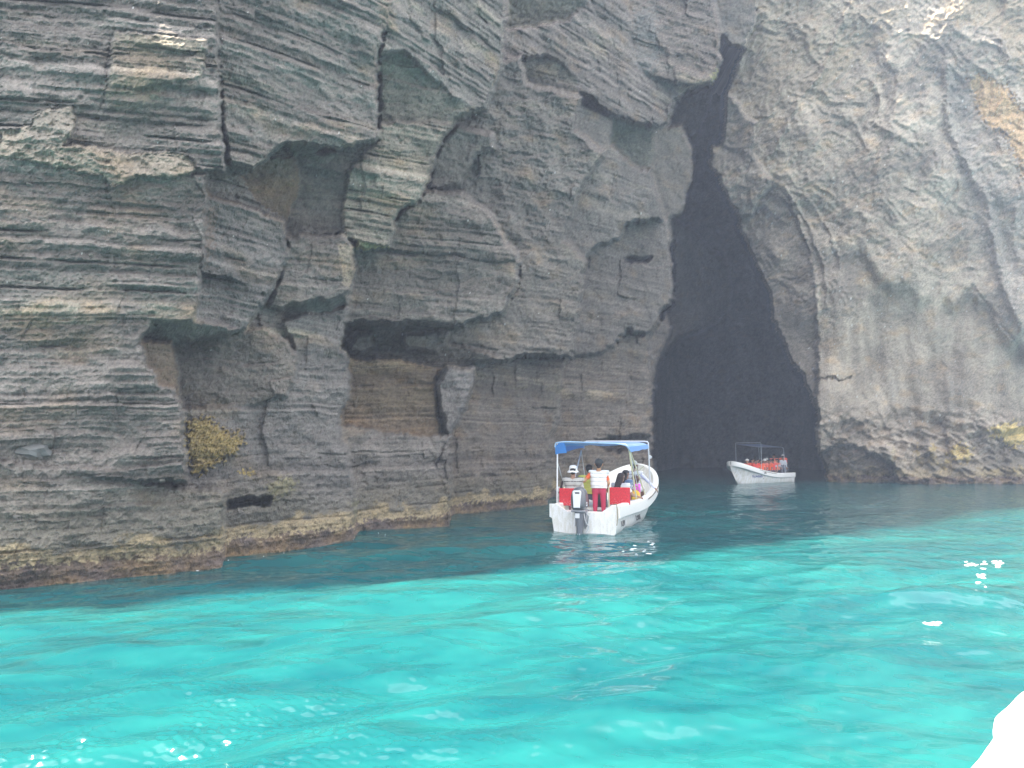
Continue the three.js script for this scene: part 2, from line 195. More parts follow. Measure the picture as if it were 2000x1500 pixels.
const tmp = V();
const LIP_UP = [[1590, 505], [1680, 482], [1720, 540], [1790, 590], [1860, 602], [1900, 570], [1950, 640], [2010, 700], [2600, 820]], LIP_LOW = [[1590, 868], [1640, 824], [1700, 834], [1760, 804], [1830, 806], [1870, 838], [1930, 846], [2010, 832], [2600, 830]];
function wallAhead(mass, p, q) {
  bearing(p, q, tmp);
  if (mass === 'R') {
    const d = 1 / lerpTable(WALL_R, p), h = EYE.y + tmp.y * d;
    const lip = q - lerpTable(LIP_UP, p) - 14 * n2(p * 0.02, 6), lip2 = q - lerpTable(LIP_LOW, p) - 9 * n2(p * 0.03, 2);
    const over = 0.8 * sstep(-22, 26, lip) * sstep(330, 60, lip) + 0.6 * sstep(-10, 16, lip2) * sstep(90, 40, lip2), foot = sstep(1.3, 0.2, h) * 0.5;
    return d + 0.01 * Math.max(0, h - 9) + over - foot;
  }
  if (mass === 'C') return 86 - 14 * sstep(1330, 1280, p) - 10 * sstep(1560, 1600, p);
  return 1 / lerpTable(WALL_L, p);
}
function ridgeHeight(x, ahead) {                         // unseen crest of the headland, shaped to cast the shadow edge on the water
  return clamp((ahead - 12.33 - 0.556 * x) / 0.322, -1, 42);
}

const cols = [], rows = [];
for (let p = -1700; p < -20; p += Math.max(6, -p * 0.05)) cols.push(p);
for (let p = -8; p <= 2008; p += 2) cols.push(p);
for (let p = 2020; p < 3700; p += Math.max(10, (p - 2000) * 0.06)) cols.push(p);
for (let q = -30; q <= 1170; q += 2) rows.push(q);
const NC = cols.length, NR = rows.length, NV = NC * NR;
const ahead0 = new Float32Array(NV), faceOf = new Int16Array(NV), groove = new Float32Array(NV), liftOf = new Float32Array(NV), stainOf = new Float32Array(NV * 4);
for (let j = 0; j < NR; j++) for (let i = 0; i < NC; i++) {
  const p = cols[i], q = rows[j], o = j * NC + i;
  const wx = p + 3 * n2(p * 0.021, q * 0.021) + 2.4 * n2(p * 0.07 + 9, q * 0.07) + 1.5 * n2(p * 0.2, q * 0.2 + 5);
  const wy = q + 3 * n2(p * 0.021 + 50, q * 0.021) + 2.4 * n2(p * 0.07 + 70, q * 0.07) + 1.5 * n2(p * 0.2 + 31, q * 0.2);
  let f = null;
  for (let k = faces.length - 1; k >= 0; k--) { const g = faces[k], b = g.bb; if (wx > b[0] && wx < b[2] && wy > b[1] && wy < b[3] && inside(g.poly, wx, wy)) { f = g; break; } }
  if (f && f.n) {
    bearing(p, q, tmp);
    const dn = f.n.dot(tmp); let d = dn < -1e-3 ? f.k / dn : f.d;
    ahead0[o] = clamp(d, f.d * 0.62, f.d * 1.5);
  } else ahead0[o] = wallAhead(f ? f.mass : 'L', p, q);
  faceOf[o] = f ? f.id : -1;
  for (const c of joints) {
    const b = c.bb; if (wx < b[0] || wx > b[2] || wy < b[1] || wy > b[3]) continue;
    let m = 1e9; for (let s = 1; s < c.line.length; s++) m = Math.min(m, segDist(c.line[s - 1], c.line[s], wx, wy));
    if (m < c.w) { if (c.depth > 0) groove[o] = Math.max(groove[o], c.depth * sstep(c.w, c.w * 0.3, m)); else liftOf[o] = Math.max(liftOf[o], -c.depth * sstep(c.w, 0, m)); }
  }
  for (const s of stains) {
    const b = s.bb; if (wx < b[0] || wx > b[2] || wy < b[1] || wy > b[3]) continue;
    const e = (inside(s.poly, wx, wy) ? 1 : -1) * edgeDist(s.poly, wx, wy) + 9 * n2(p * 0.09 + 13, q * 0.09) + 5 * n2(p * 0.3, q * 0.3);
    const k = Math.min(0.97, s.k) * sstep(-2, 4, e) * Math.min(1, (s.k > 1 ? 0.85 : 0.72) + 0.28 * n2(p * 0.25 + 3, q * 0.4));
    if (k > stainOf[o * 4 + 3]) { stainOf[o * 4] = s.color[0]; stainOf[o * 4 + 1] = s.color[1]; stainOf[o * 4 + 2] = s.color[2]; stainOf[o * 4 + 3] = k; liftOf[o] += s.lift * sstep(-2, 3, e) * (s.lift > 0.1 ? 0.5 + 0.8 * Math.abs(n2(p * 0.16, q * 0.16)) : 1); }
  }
}
// round the arrises: two passes of a small blur on 1 / distance
{
  let a = new Float32Array(NV), b = new Float32Array(NV);
  for (let o = 0; o < NV; o++) a[o] = 1 / ahead0[o];
  for (let pass = 0; pass < 2; pass++) {
    for (let j = 0; j < NR; j++) for (let i = 0; i < NC; i++) {
      let s = 0, w = 0;
      for (let dj = -1; dj <= 1; dj++) for (let di = -1; di <= 1; di++) { const y = j + dj, x = i + di; if (x < 0 || y < 0 || x >= NC || y >= NR) continue; const k = (di ? 1 : 2) * (dj ? 1 : 2); s += k * a[y * NC + x]; w += k; }
      b[j * NC + i] = s / w;
    }
    [a, b] = [b, a];
  }
  for (let o = 0; o < NV; o++) ahead0[o] = 1 / a[o];
}
const UP = 16, BACK = 7, TOP = UP + BACK, NT = NV + TOP * NC;   // rows of the sheet, then rows up to the crest, then the plateau behind it
const pos = new Float32Array(NT * 3), colr = new Float32Array(NT * 3), mass = new Uint8Array(NT);
const MASS = { L: 0, C: 1, R: 2 };
function paint(o, x, y, z, q, f, tintStain) {
  const look = f ? f.look : { st: 0.9, tint: GREY }, m = f ? f.mass : 'L';
  let [r, g, b] = look.tint;
  const bed = y - 0.03 * x + 0.07 * fbm3(x * 0.3, y * 0.3, z * 0.3, 2) + 0.012 * n3(x * 2, y * 2, z * 2);
  const broad = fbm3(x * 0.22 + 4, y * 0.22, z * 0.22, 3), mid = fbm3(x * 1.1, y * 1.5 + 8, z * 1.1, 3), fine = n3(x * 7, y * 9, z * 7), grit = n3(x * 19, y * 19, z * 19);
  let k = 1 + 0.30 * broad + 0.24 * mid + 0.16 * fine + 0.16 * grit + 0.42 * (hash1(o, 17) - 0.5);
  if (m === 'L') { const pale = sstep(0.6, 0.95, lay(bed * 1.9, 8)) * sstep(-0.15, 0.5, fbm3(x * 0.4 + 60, y * 1.2, z * 0.4, 3)) * Math.min(1, look.st + 0.2); r *= 1 + 0.62 * pale; g *= 1 + 0.6 * pale; b *= 1 + 0.4 * pale; }
  if (m === 'L') k *= 1 + Math.min(1, look.st) * (0.34 * (lay(bed * 2.3, 1) - 0.5) + 0.4 * (lay(bed * 6.5, 2) - 0.5) + 0.4 * (lay(bed * 15, 3) - 0.5) + 0.3 * (lay(bed * 33, 4) - 0.5));
  if (m === 'R') { const gx = x * 0.77 + y * 0.64, gy = -x * 0.64 + y * 0.77; const hi = sstep(9, 13, y + 3 * broad); k *= (1 + hi * (0.16 * fbm3(gx * 1.1, gy * 0.5, z * 0.4, 3) + 0.42 * fbm3(x * 0.8 + 5, y * 0.8, z * 0.8, 4)) + (1 - hi) * (0.2 * fbm3(x * 0.9, y * 0.1, z * 0.6, 3)) + 0.3 * fbm3(x * 0.25 + 9, y * 0.25, z * 0.25, 2)); }
  const warm = clamp(fbm3(x * 0.5 + 30, y * 0.9, z * 0.5, 3) * 1.6 - 0.25, 0, 1);
  r *= 1 + 0.16 * warm; b *= 1 - 0.2 * warm;
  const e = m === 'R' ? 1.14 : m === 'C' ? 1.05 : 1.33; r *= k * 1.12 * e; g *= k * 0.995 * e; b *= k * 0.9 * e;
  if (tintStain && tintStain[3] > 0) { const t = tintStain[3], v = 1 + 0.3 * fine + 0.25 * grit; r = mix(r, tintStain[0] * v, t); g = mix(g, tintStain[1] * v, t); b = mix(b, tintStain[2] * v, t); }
  // tide marks: dark red algae at the water, a crust of barnacles over it, olive film over that
  if (m !== 'C') {
    const up = (y + 0.10 * mid + 0.07 * fine + 0.05 * grit) / (m === 'R' ? 1.5 : 1);
    const olive = sstep(1.5, 0.75, up + 0.5 * broad) * 0.55, crust = sstep(0.23, 0.29, up) * sstep(0.62, 0.5, up + 0.22 * mid) * (m === 'R' ? 0.55 : 0.8), algae = sstep(0.31, 0.24, up);
    const v = 1 + 0.35 * fine + 0.35 * grit;
    r = mix(r, 0.105 * v, olive); g = mix(g, 0.098 * v, olive); b = mix(b, 0.066 * v, olive);
    r = mix(r, 0.32 * v, crust); g = mix(g, 0.255 * v, crust); b = mix(b, 0.145 * v, crust);
    const red = clamp(0.5 + 1.1 * mid, 0, 1);
    r = mix(r, mix(0.12, 0.19, red) * v, algae); g = mix(g, mix(0.092, 0.13, red) * v, algae); b = mix(b, mix(0.078, 0.068, red) * v, algae);
  }
  colr[o * 3] = clamp(r, 0.02, 0.7); colr[o * 3 + 1] = clamp(g, 0.02, 0.7); colr[o * 3 + 2] = clamp(b, 0.02, 0.7);
}
for (let j = 0; j < NR; j++) for (let i = 0; i < NC; i++) {
  const o = j * NC + i, q = rows[j]; bearing(cols[i], q, tmp);
  const f = faceOf[o] >= 0 ? faces[faceOf[o]] : null, look = f ? f.look : { st: 0.9 }, m = f ? f.mass : 'L';
  let d = ahead0[o]; const x = tmp.x * d, y = EYE.y + tmp.y * d, z = -d;
  const rg = look.rough ?? 1;
  let out = 0;
  if (m === 'L') {
    const bed = y - 0.03 * x + 0.07 * fbm3(x * 0.3, y * 0.3, z * 0.3, 2) + 0.012 * n3(x * 2, y * 2, z * 2);
    const patch = 0.35 + 0.65 * sstep(-0.45, 0.35, fbm3(x * 0.45 + 20, y * 0.8, z * 0.45, 2)), chip = sstep(-0.2, 0.5, n3(x * 1.7, y * 3, z * 1.7));
    out += look.st * patch * (0.10 * lay(bed * 2.3, 1) + 0.085 * lay(bed * 6.5, 2) * (0.4 + 0.6 * chip) + 0.06 * lay(bed * 15, 3) + 0.035 * lay(bed * 33, 4));
    out += rg * (0.15 * fbm3(x * 0.7, y * 0.9, z * 0.7, 3) + 0.045 * fbm3(x * 4, y * 6, z * 4, 2) + 0.016 * n3(x * 14, y * 16, z * 14));
    const e1 = bed * 2.3 - 0.5, f1 = Math.abs(e1 - Math.round(e1)) / 2.3; if (f1 < 0.028 && hash1(Math.round(e1), 71) > 0.45) out -= look.st * 0.10 * sstep(0.028, 0.008, f1) * sstep(-0.3, 0.4, n3(x * 0.8, y * 2, z * 0.8 + 7));     // parted bedding joints
    const along = x * 0.55 - z * 0.83 + 0.12 * n3(x * 1.3, y * 1.3, z * 1.3);
    for (const [hgt, wid, amp, seed] of [[1.7, 2.6, 0.34, 61], [0.62, 1.5, 0.17, 62], [0.27, 0.8, 0.075, 63]]) {       // joint-bounded blocks: beds split by cross joints, each set out a little differently
      const row = Math.floor((bed + 0.06 * n3(x * 0.9, seed, z * 0.9)) / hgt), w = wid * (0.6 + 0.9 * hash1(row, seed)), cellNo = Math.floor(along / w + 40 * hash1(row, seed + 1));
      out += Math.min(1, 0.25 + look.st) * amp * (hash1(row * 131 + cellNo, seed + 2) - 0.5) * sstep(-0.5, 0.4, n3(x * 0.3, y * 0.3 + seed, z * 0.3));
    }
    const pit = n3(x * 2.6 + 40, y * 2.6, z * 2.6); if (pit > 0.8) out -= (pit - 0.8) * 0.35;
  } else if (m === 'R') {
    const bx = x + 1.6 * fbm3(x * 0.22, y * 0.22, 5, 2), by = y + 1.6 * fbm3(x * 0.22 + 30, y * 0.22, 5, 2), gx = bx * 0.84 + by * 0.54, gy = -bx * 0.54 + by * 0.84;                 // flutes run down to the right
    const hi = 0.25 + 0.75 * sstep(9, 16, y + 3 * n3(x * 0.15, y * 0.15, 8)); out += 0.8 * fbm3(x * 0.13, y * 0.11, z * 0.12, 2) + hi * (0.4 * (1 - Math.abs(n3(gx * 0.26, gy * 0.08, z * 0.1))) + 0.2 * fbm3(gx * 0.7, gy * 0.5, z * 0.5, 3) + 0.16 * (1 - Math.abs(n3(bx * 0.9, by * 0.9, 2)))) + (1 - hi) * 0.4 * fbm3(x * 0.6, y * 0.12, z * 0.3, 2) + 0.13 * hi * fbm3(x * 2.4, y * 2.4, z * 2.4, 3) + 0.025 * n3(x * 8, y * 8, z * 8);
    const low = sstep(5.2, 2.5, y); out += low * (0.55 * (1 - Math.abs(n3(x * 0.5, y * 0.9 - x * 0.25, 4))) + 0.3 * fbm3(x * 1.6, y * 2.6 + x * 0.9, 2, 3));
  } else out += 1.6 * fbm3(x * 0.18, y * 0.14, z * 0.1, 3) + 0.3 * fbm3(x * 0.9, y * 0.9, z * 0.5, 2);
  out += liftOf[o] - groove[o] * (d > 30 ? 1.6 : 1);
  d -= out;
  pos[o * 3] = tmp.x * d; pos[o * 3 + 1] = EYE.y + tmp.y * d; pos[o * 3 + 2] = -d; mass[o] = MASS[m];
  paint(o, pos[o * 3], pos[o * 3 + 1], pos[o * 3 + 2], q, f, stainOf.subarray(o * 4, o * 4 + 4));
}
for (let i = 0; i < NC; i++) {                                            // crest and plateau
  const x0 = pos[i * 3], y0 = pos[i * 3 + 1], z0 = pos[i * 3 + 2];
  let crest = ridgeHeight(x0, -z0) + 0.5 * n2(x0 * 0.9, z0 * 0.9);
  if (cols[i] < -20 && crest < y0) {                                      // unseen end of the headland, lowered left of the view for the shadow line
    const k = Math.max(crest, -0.6) / y0; for (let j = 0; j < NR; j++) { const o = j * NC + i; if (pos[o * 3 + 1] > 0) pos[o * 3 + 1] *= k; }
    crest = y0 * k;
  }
  const ys = pos[i * 3 + 1]; crest = Math.max(crest, ys + (cols[i] < -20 ? 0.4 : cols[i] < 430 ? 1.1 : 0.5));
  for (let t = 0; t < TOP; t++) {
    const o = NV + t * NC + i, u = Math.min(1, (t + 1) / UP), h = mix(ys, crest, u);
    const slope = cols[i] < 520 ? 0.02 : 0.16, back = t < UP ? slope * (h - ys) : slope * (crest - ys) + 3 * Math.pow(2.1, t - UP + 1) * 0.28;
    pos[o * 3] = x0; pos[o * 3 + 1] = h + (t < UP ? 0 : (t - UP) * 0.2); pos[o * 3 + 2] = z0 - back - (t < UP ? 0.4 * n3(x0 * 0.5, h * 0.5, 3) : 0);
    mass[o] = mass[i] === 1 ? 2 : mass[i];
    paint(o, pos[o * 3], pos[o * 3 + 1], pos[o * 3 + 2], 0, faceOf[i] >= 0 ? faces[faceOf[i]] : null, null);
  }
}
// flecks of white guano
{
  const r = rng(31);
  for (let k = 0; k < 260; k++) {
    const right = r() < 0.72, p = right ? 1500 + r() * 500 : r() * 1400, q = right ? r() * 830 : r() * 700;
    const i = cols.findIndex((c) => c >= p), j = Math.round((q + 30) / 2), o = j * NC + i; if (mass[o] === 1) continue;
    const w = 0.3 + 0.35 * r(); for (const e of r() < 0.3 ? [o, o + NC] : [o]) { colr[e * 3] = w; colr[e * 3 + 1] = w; colr[e * 3 + 2] = w * 0.95; }
  }
}
const at = (t, i) => (t < TOP ? NV + (TOP - 1 - t) * NC + i : (t - TOP) * NC + i);   // rows from the back of the plateau down to the sea
const tri = [[], [], []];
for (let t = 0; t < TOP + NR - 1; t++) for (let i = 0; i < NC - 1; i++) {
  const a = at(t, i), b = at(t, i + 1), c = at(t + 1, i), d = at(t + 1, i + 1);
  if (Math.max(pos[a * 3 + 1], pos[b * 3 + 1], pos[c * 3 + 1], pos[d * 3 + 1]) < -0.9) continue;
  const m = tri[Math.max(mass[a] === mass[b] ? mass[a] : mass[c])];
  m.push(a, c, b, b, c, d);
}
const whole = new THREE.BufferGeometry();
whole.setAttribute('position', new THREE.BufferAttribute(pos, 3));
whole.setIndex(tri.flat()); whole.computeVertexNormals();
const nor = whole.attributes.normal.array;
function cut(index) {
  const map = new Int32Array(NT).fill(-1), list = []; const idx = new Uint32Array(index.length);
  for (let k = 0; k < index.length; k++) { const o = index[k]; if (map[o] < 0) { map[o] = list.length; list.push(o); } idx[k] = map[o]; }
  const T = new Float32Array(list.length * 2), P = new Float32Array(list.length * 3), N = new Float32Array(list.length * 3), C = new Float32Array(list.length * 3);
  list.forEach((o, k) => { for (let e = 0; e < 3; e++) { P[k * 3 + e] = pos[o * 3 + e]; N[k * 3 + e] = nor[o * 3 + e]; C[k * 3 + e] = colr[o * 3 + e]; } T[k * 2] = (pos[o * 3] - pos[o * 3 + 2] * 0.8) / 2.6; T[k * 2 + 1] = (pos[o * 3 + 1] - pos[o * 3 + 2] * 0.2) / 2.6; });
  const g = new THREE.BufferGeometry();
  g.setAttribute('position', new THREE.BufferAttribute(P, 3)); g.setAttribute('normal', new THREE.BufferAttribute(N, 3)); g.setAttribute('color', new THREE.BufferAttribute(C, 3)); g.setAttribute('uv', new THREE.BufferAttribute(T, 2)); g.setIndex(new THREE.BufferAttribute(idx, 1));
  return g;
}
const grain = (() => {                                              // gritty tuff: fine relief, tiles every 2.6 m
  const S = 512, data = new Uint8Array(S * S * 4), r = rng(41), H = new Float32Array(S * S);
  for (const [c, a] of [[8, 0.3], [4, 0.4], [2, 0.35], [1, 0.3]]) { const n = S / c, v = Float32Array.from({ length: n * n }, () => r() - 0.5); for (let j = 0; j < S; j++) for (let i = 0; i < S; i++) { const x = i / c, y = j / c, x0 = Math.floor(x), y0 = Math.floor(y), u = x - x0, w = y - y0, x1 = (x0 + 1) % n, y1 = (y0 + 1) % n; H[j * S + i] += a * mix(mix(v[y0 * n + x0], v[y0 * n + x1], u), mix(v[y1 * n + x0], v[y1 * n + x1], u), w); } }
  for (let k = 0; k < S * S; k++) { const v = clamp(128 + 190 * H[k], 0, 255); data[k * 4] = data[k * 4 + 1] = data[k * 4 + 2] = v; data[k * 4 + 3] = 255; }
  const t = new THREE.DataTexture(data, S, S); t.wrapS = t.wrapT = THREE.RepeatWrapping; t.magFilter = THREE.LinearFilter; t.needsUpdate = true; return t;
})();
const rockMat = new THREE.MeshStandardMaterial({ vertexColors: true, roughness: 0.93, bumpMap: grain, bumpScale: 0.055 });
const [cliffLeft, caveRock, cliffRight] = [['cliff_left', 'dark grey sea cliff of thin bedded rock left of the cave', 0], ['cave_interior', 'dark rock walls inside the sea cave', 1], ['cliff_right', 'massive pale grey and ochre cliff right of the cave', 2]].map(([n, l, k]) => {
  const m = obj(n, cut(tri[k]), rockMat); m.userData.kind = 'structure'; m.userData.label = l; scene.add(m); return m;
});
console.log('cliff triangles', tri.map((t) => t.length / 3));

// ------------------------------------------------------------------ the sea
const waves = [];
{
  const r = rng(5);
  for (let k = 0; k < 34; k++) {
    const len = 0.5 * Math.pow(8, r()), a = -1.95 + (r() + r() - 1) * 0.95, w = 2 * Math.PI / len;
    waves.push([Math.cos(a) * w, Math.sin(a) * w, r() * 6.28, 0.0066 * Math.pow(len, 0.92)]);
  }
}
const ripples = [];                                        // a cat's paw: short steep ripples on the near water, left of the view
{ const r = rng(77); for (let k = 0; k < 16; k++) { const len = 0.055 + 0.1 * r(), a = -1.75 + (r() - 0.5) * 2.4, w = 2 * Math.PI / len; ripples.push([Math.cos(a) * w, Math.sin(a) * w, r() * 6.28, 0.020 * len]); } }
function seaHeight(x, z) {
  const d = Math.hypot(x, z), calm = mix(1, 0.55, sstep(14, 30, d)) * sstep(400, 60, d);
  let y = 0; for (const w of waves) y += w[3] * Math.sin(w[0] * x + w[1] * z + w[2]);
  y *= calm * (0.75 + 0.5 * n2(x * 0.12, z * 0.12));
  const paw = d < 10 ? sstep(8.6, 5.6, d) * sstep(0.35, -0.35, x / d + 0.12) * sstep(-0.8, 0.3, n2(x * 0.9 + 7, z * 0.7)) : 0;
  if (paw > 0.01) { let e = 0; for (const w of ripples) e += w[3] * Math.sin(w[0] * x + w[1] * z + w[2]); y += e * paw; }
  return y;
}
{
  const radii = [0]; for (let r = 0.6; r < 4.2; r += 0.25) radii.push(r);
  for (let q = 1530; q > 905; q -= 1.7) { const s = -bearing(1000, q, tmp).y; radii.push(EYE.y / s); }
  for (let r = radii[radii.length - 1] * 1.06; r < 3500; r *= 1.16) radii.push(r);
  radii.sort((a, b) => a - b);
  const angles = []; for (let a = -180; a < 180;) { angles.push(a); a += Math.abs(a) < 38 ? 0.095 : 3; }
  const NA = angles.length, P = [], U = [], K = [], idx = [];
  for (const r of radii) for (const a of angles) { const x = r * Math.sin(a * Math.PI / 180), z = -r * Math.cos(a * Math.PI / 180), y = r > 0.5 && r < 420 ? seaHeight(x, z) : 0; P.push(x, y, z); U.push(x / 7, z / 7);
    const along = 0.93 * x - 0.37 * z, over = 0.37 * x + 0.93 * z;                       // lighter and deeper streaks: play of light on waves painted into the colour
    const lightPlay = r < 60 ? clamp(0.5 + 0.42 * n2(along * 0.16, over * 0.34) + 0.34 * n2(along * 0.55 + 20, over * 1.5) + 0.2 * n2(along * 1.5, over * 4.2 + 9), 0, 1) : 0.5;
    K.push(mix(0.0035, 0.009, lightPlay), mix(0.064, 0.105, lightPlay), mix(0.076, 0.106, lightPlay)); }
  for (let j = 0; j < radii.length - 1; j++) for (let i = 0; i < NA; i++) { const k = (i + 1) % NA, a = j * NA + i, b = j * NA + k, c = a + NA, d = b + NA; if (j) idx.push(a, b, c); idx.push(b, d, c); }
  const g = new THREE.BufferGeometry();
  g.setAttribute('position', new THREE.Float32BufferAttribute(P, 3)); g.setAttribute('uv', new THREE.Float32BufferAttribute(U, 2)); g.setAttribute('color', new THREE.Float32BufferAttribute(K, 3)); g.setIndex(idx); g.computeVertexNormals();
  const S = 512, data = new Uint8Array(S * S * 4), r = rng(9), comp = [];
  for (let k = 0; k < 46; k++) { const len = 0.12 * Math.pow(7, r()), a = -2.05 + (r() - 0.5) * 2.6, n = 7 / len; comp.push([Math.round(Math.cos(a) * n), Math.round(Math.sin(a) * n), r() * 6.28, Math.pow(len, 1.05)]); }
  const H = new Float32Array(S * S); let lo = 1e9, hi = -1e9;
  for (let j = 0; j < S; j++) for (let i = 0; i < S; i++) { let y = 0; for (const c of comp) y += c[3] * Math.sin(2 * Math.PI * (c[0] * i + c[1] * j) / S + c[2]); H[j * S + i] = y; lo = Math.min(lo, y); hi = Math.max(hi, y); }
  for (let k = 0; k < S * S; k++) { const v = Math.round(255 * (H[k] - lo) / (hi - lo)); data[k * 4] = data[k * 4 + 1] = data[k * 4 + 2] = v; data[k * 4 + 3] = 255; }
  const ripple = new THREE.DataTexture(data, S, S); ripple.wrapS = ripple.wrapT = THREE.RepeatWrapping; ripple.magFilter = THREE.LinearFilter; ripple.minFilter = THREE.LinearMipmapLinearFilter; ripple.generateMipmaps = true; ripple.needsUpdate = true;
  const water = new THREE.MeshPhysicalMaterial({ vertexColors: true, roughness: 0.12, ior: 1.33, bumpMap: ripple, bumpScale: 0.06 });
  const m = obj('sea', g, water); m.userData.kind = 'structure'; m.userData.label = 'turquoise sea water in front of the cliffs'; scene.add(m);
  console.log('sea triangles', idx.length / 3);
}
// froth at the cliff foot, and sun glints at right modelled as white scraps
{
  const r = rng(19), parts = [];
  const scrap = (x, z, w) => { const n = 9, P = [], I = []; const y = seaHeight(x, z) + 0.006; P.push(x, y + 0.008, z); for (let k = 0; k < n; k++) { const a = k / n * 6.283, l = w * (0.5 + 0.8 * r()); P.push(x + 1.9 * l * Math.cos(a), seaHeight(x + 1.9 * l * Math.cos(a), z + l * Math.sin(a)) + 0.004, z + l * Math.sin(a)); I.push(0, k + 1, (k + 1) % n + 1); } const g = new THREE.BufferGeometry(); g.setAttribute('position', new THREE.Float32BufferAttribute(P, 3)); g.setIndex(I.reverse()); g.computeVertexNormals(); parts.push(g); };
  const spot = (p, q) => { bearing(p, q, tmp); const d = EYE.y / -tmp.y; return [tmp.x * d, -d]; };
  for (let k = 0; k < 22; k++) { const [x, z] = spot(1884 + 80 * r(), 1093 + 15 * r()); scrap(x, z, 0.008 + 0.035 * r() * r()); }  // streak of sun glint laid out as flat white scraps
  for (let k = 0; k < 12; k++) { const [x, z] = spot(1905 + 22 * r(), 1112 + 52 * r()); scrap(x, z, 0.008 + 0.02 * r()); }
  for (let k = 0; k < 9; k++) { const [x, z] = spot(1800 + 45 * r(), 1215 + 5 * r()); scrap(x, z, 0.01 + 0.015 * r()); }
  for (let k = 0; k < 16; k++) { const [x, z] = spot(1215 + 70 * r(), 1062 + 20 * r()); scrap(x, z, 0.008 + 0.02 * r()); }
  for (let k = 0; k < 26; k++) { const p = 20 + 860 * (0.5 + 0.5 * n2(r() * 3, 4)), [x, z] = spot(p, lerpTable([[0, 1142], [440, 1098], [700, 1050], [850, 1020], [900, 1010]], p) + 2 + 9 * r() * r()); scrap(x, z, 0.004 + 0.016 * r() * r()); }
  const m = obj('foam_and_glints', mergeGeometries(parts), mat(0.8, 0.82, 0.82, 0.9, { side: THREE.DoubleSide })); m.userData.kind = 'stuff'; m.userData.label = 'white scraps of foam and modelled sun glints on the turquoise water'; scene.add(m);
}

// ------------------------------------------------------------------ people: one distance field per body, meshed with surface nets
function surfaceNet(field, lo, hi, cell) {
  const nx = Math.ceil((hi.x - lo.x) / cell) + 1, ny = Math.ceil((hi.y - lo.y) / cell) + 1, nz = Math.ceil((hi.z - lo.z) / cell) + 1;
  const D = new Float32Array(nx * ny * nz), id = (i, j, k) => i + nx * (j + ny * k);
  for (let k = 0; k < nz; k++) for (let j = 0; j < ny; j++) for (let i = 0; i < nx; i++) D[id(i, j, k)] = field(lo.x + i * cell, lo.y + j * cell, lo.z + k * cell);
  const vid = new Int32Array(nx * ny * nz).fill(-1), P = [];
  const corner = []; for (let c = 0; c < 8; c++) corner.push([c & 1, (c >> 1) & 1, c >> 2]);
  const edges = []; for (let a = 0; a < 8; a++) for (const b of [1, 2, 4]) if (!(a & b)) edges.push([a, a | b]);
  for (let k = 0; k < nz - 1; k++) for (let j = 0; j < ny - 1; j++) for (let i = 0; i < nx - 1; i++) {
    const v = corner.map((c) => D[id(i + c[0], j + c[1], k + c[2])]); let neg = 0; for (const e of v) if (e < 0) neg++;
    if (!neg || neg === 8) continue;
    let x = 0, y = 0, z = 0, n = 0;
    for (const [a, b] of edges) if ((v[a] < 0) !== (v[b] < 0)) { const t = v[a] / (v[a] - v[b]); x += mix(corner[a][0], corner[b][0], t); y += mix(corner[a][1], corner[b][1], t); z += mix(corner[a][2], corner[b][2], t); n++; }
    vid[id(i, j, k)] = P.length / 3; P.push(lo.x + (i + x / n) * cell, lo.y + (j + y / n) * cell, lo.z + (k + z / n) * cell);
  }
  const idx = [];
  const quad = (a, b, c, d, flip) => { if (a < 0 || b < 0 || c < 0 || d < 0) return; if (flip) idx.push(a, c, b, a, d, c); else idx.push(a, b, c, a, c, d); };
  for (let k = 1; k < nz - 1; k++) for (let j = 1; j < ny - 1; j++) for (let i = 1; i < nx - 1; i++) {
    const s = D[id(i, j, k)] < 0;
    if (s !== (D[id(i + 1, j, k)] < 0)) quad(vid[id(i, j - 1, k - 1)], vid[id(i, j, k - 1)], vid[id(i, j, k)], vid[id(i, j - 1, k)], !s);
    if (s !== (D[id(i, j + 1, k)] < 0)) quad(vid[id(i - 1, j, k - 1)], vid[id(i - 1, j, k)], vid[id(i, j, k)], vid[id(i, j, k - 1)], !s);
    if (s !== (D[id(i, j, k + 1)] < 0)) quad(vid[id(i - 1, j - 1, k)], vid[id(i, j - 1, k)], vid[id(i, j, k)], vid[id(i - 1, j, k)], !s);
  }
  const g = new THREE.BufferGeometry(); g.setAttribute('position', new THREE.Float32BufferAttribute(P, 3)); g.setIndex(idx); g.computeVertexNormals();
  return g;
}
function bone(a, b, ra, rb, kind) { return { a, b, ra, rb, kind, ab: b.clone().sub(a), l2: Math.max(1e-9, a.distanceToSquared(b)) }; }
function boneDist(o, x, y, z) { const px = x - o.a.x, py = y - o.a.y, pz = z - o.a.z, t = clamp((px * o.ab.x + py * o.ab.y + pz * o.ab.z) / o.l2, 0, 1); return Math.hypot(px - t * o.ab.x, py - t * o.ab.y, pz - t * o.ab.z) - mix(o.ra, o.rb, t); }
const smin = (a, b, k) => { const h = clamp(0.5 + 0.5 * (b - a) / k, 0, 1); return mix(b, a, h) - k * h * (1 - h); };
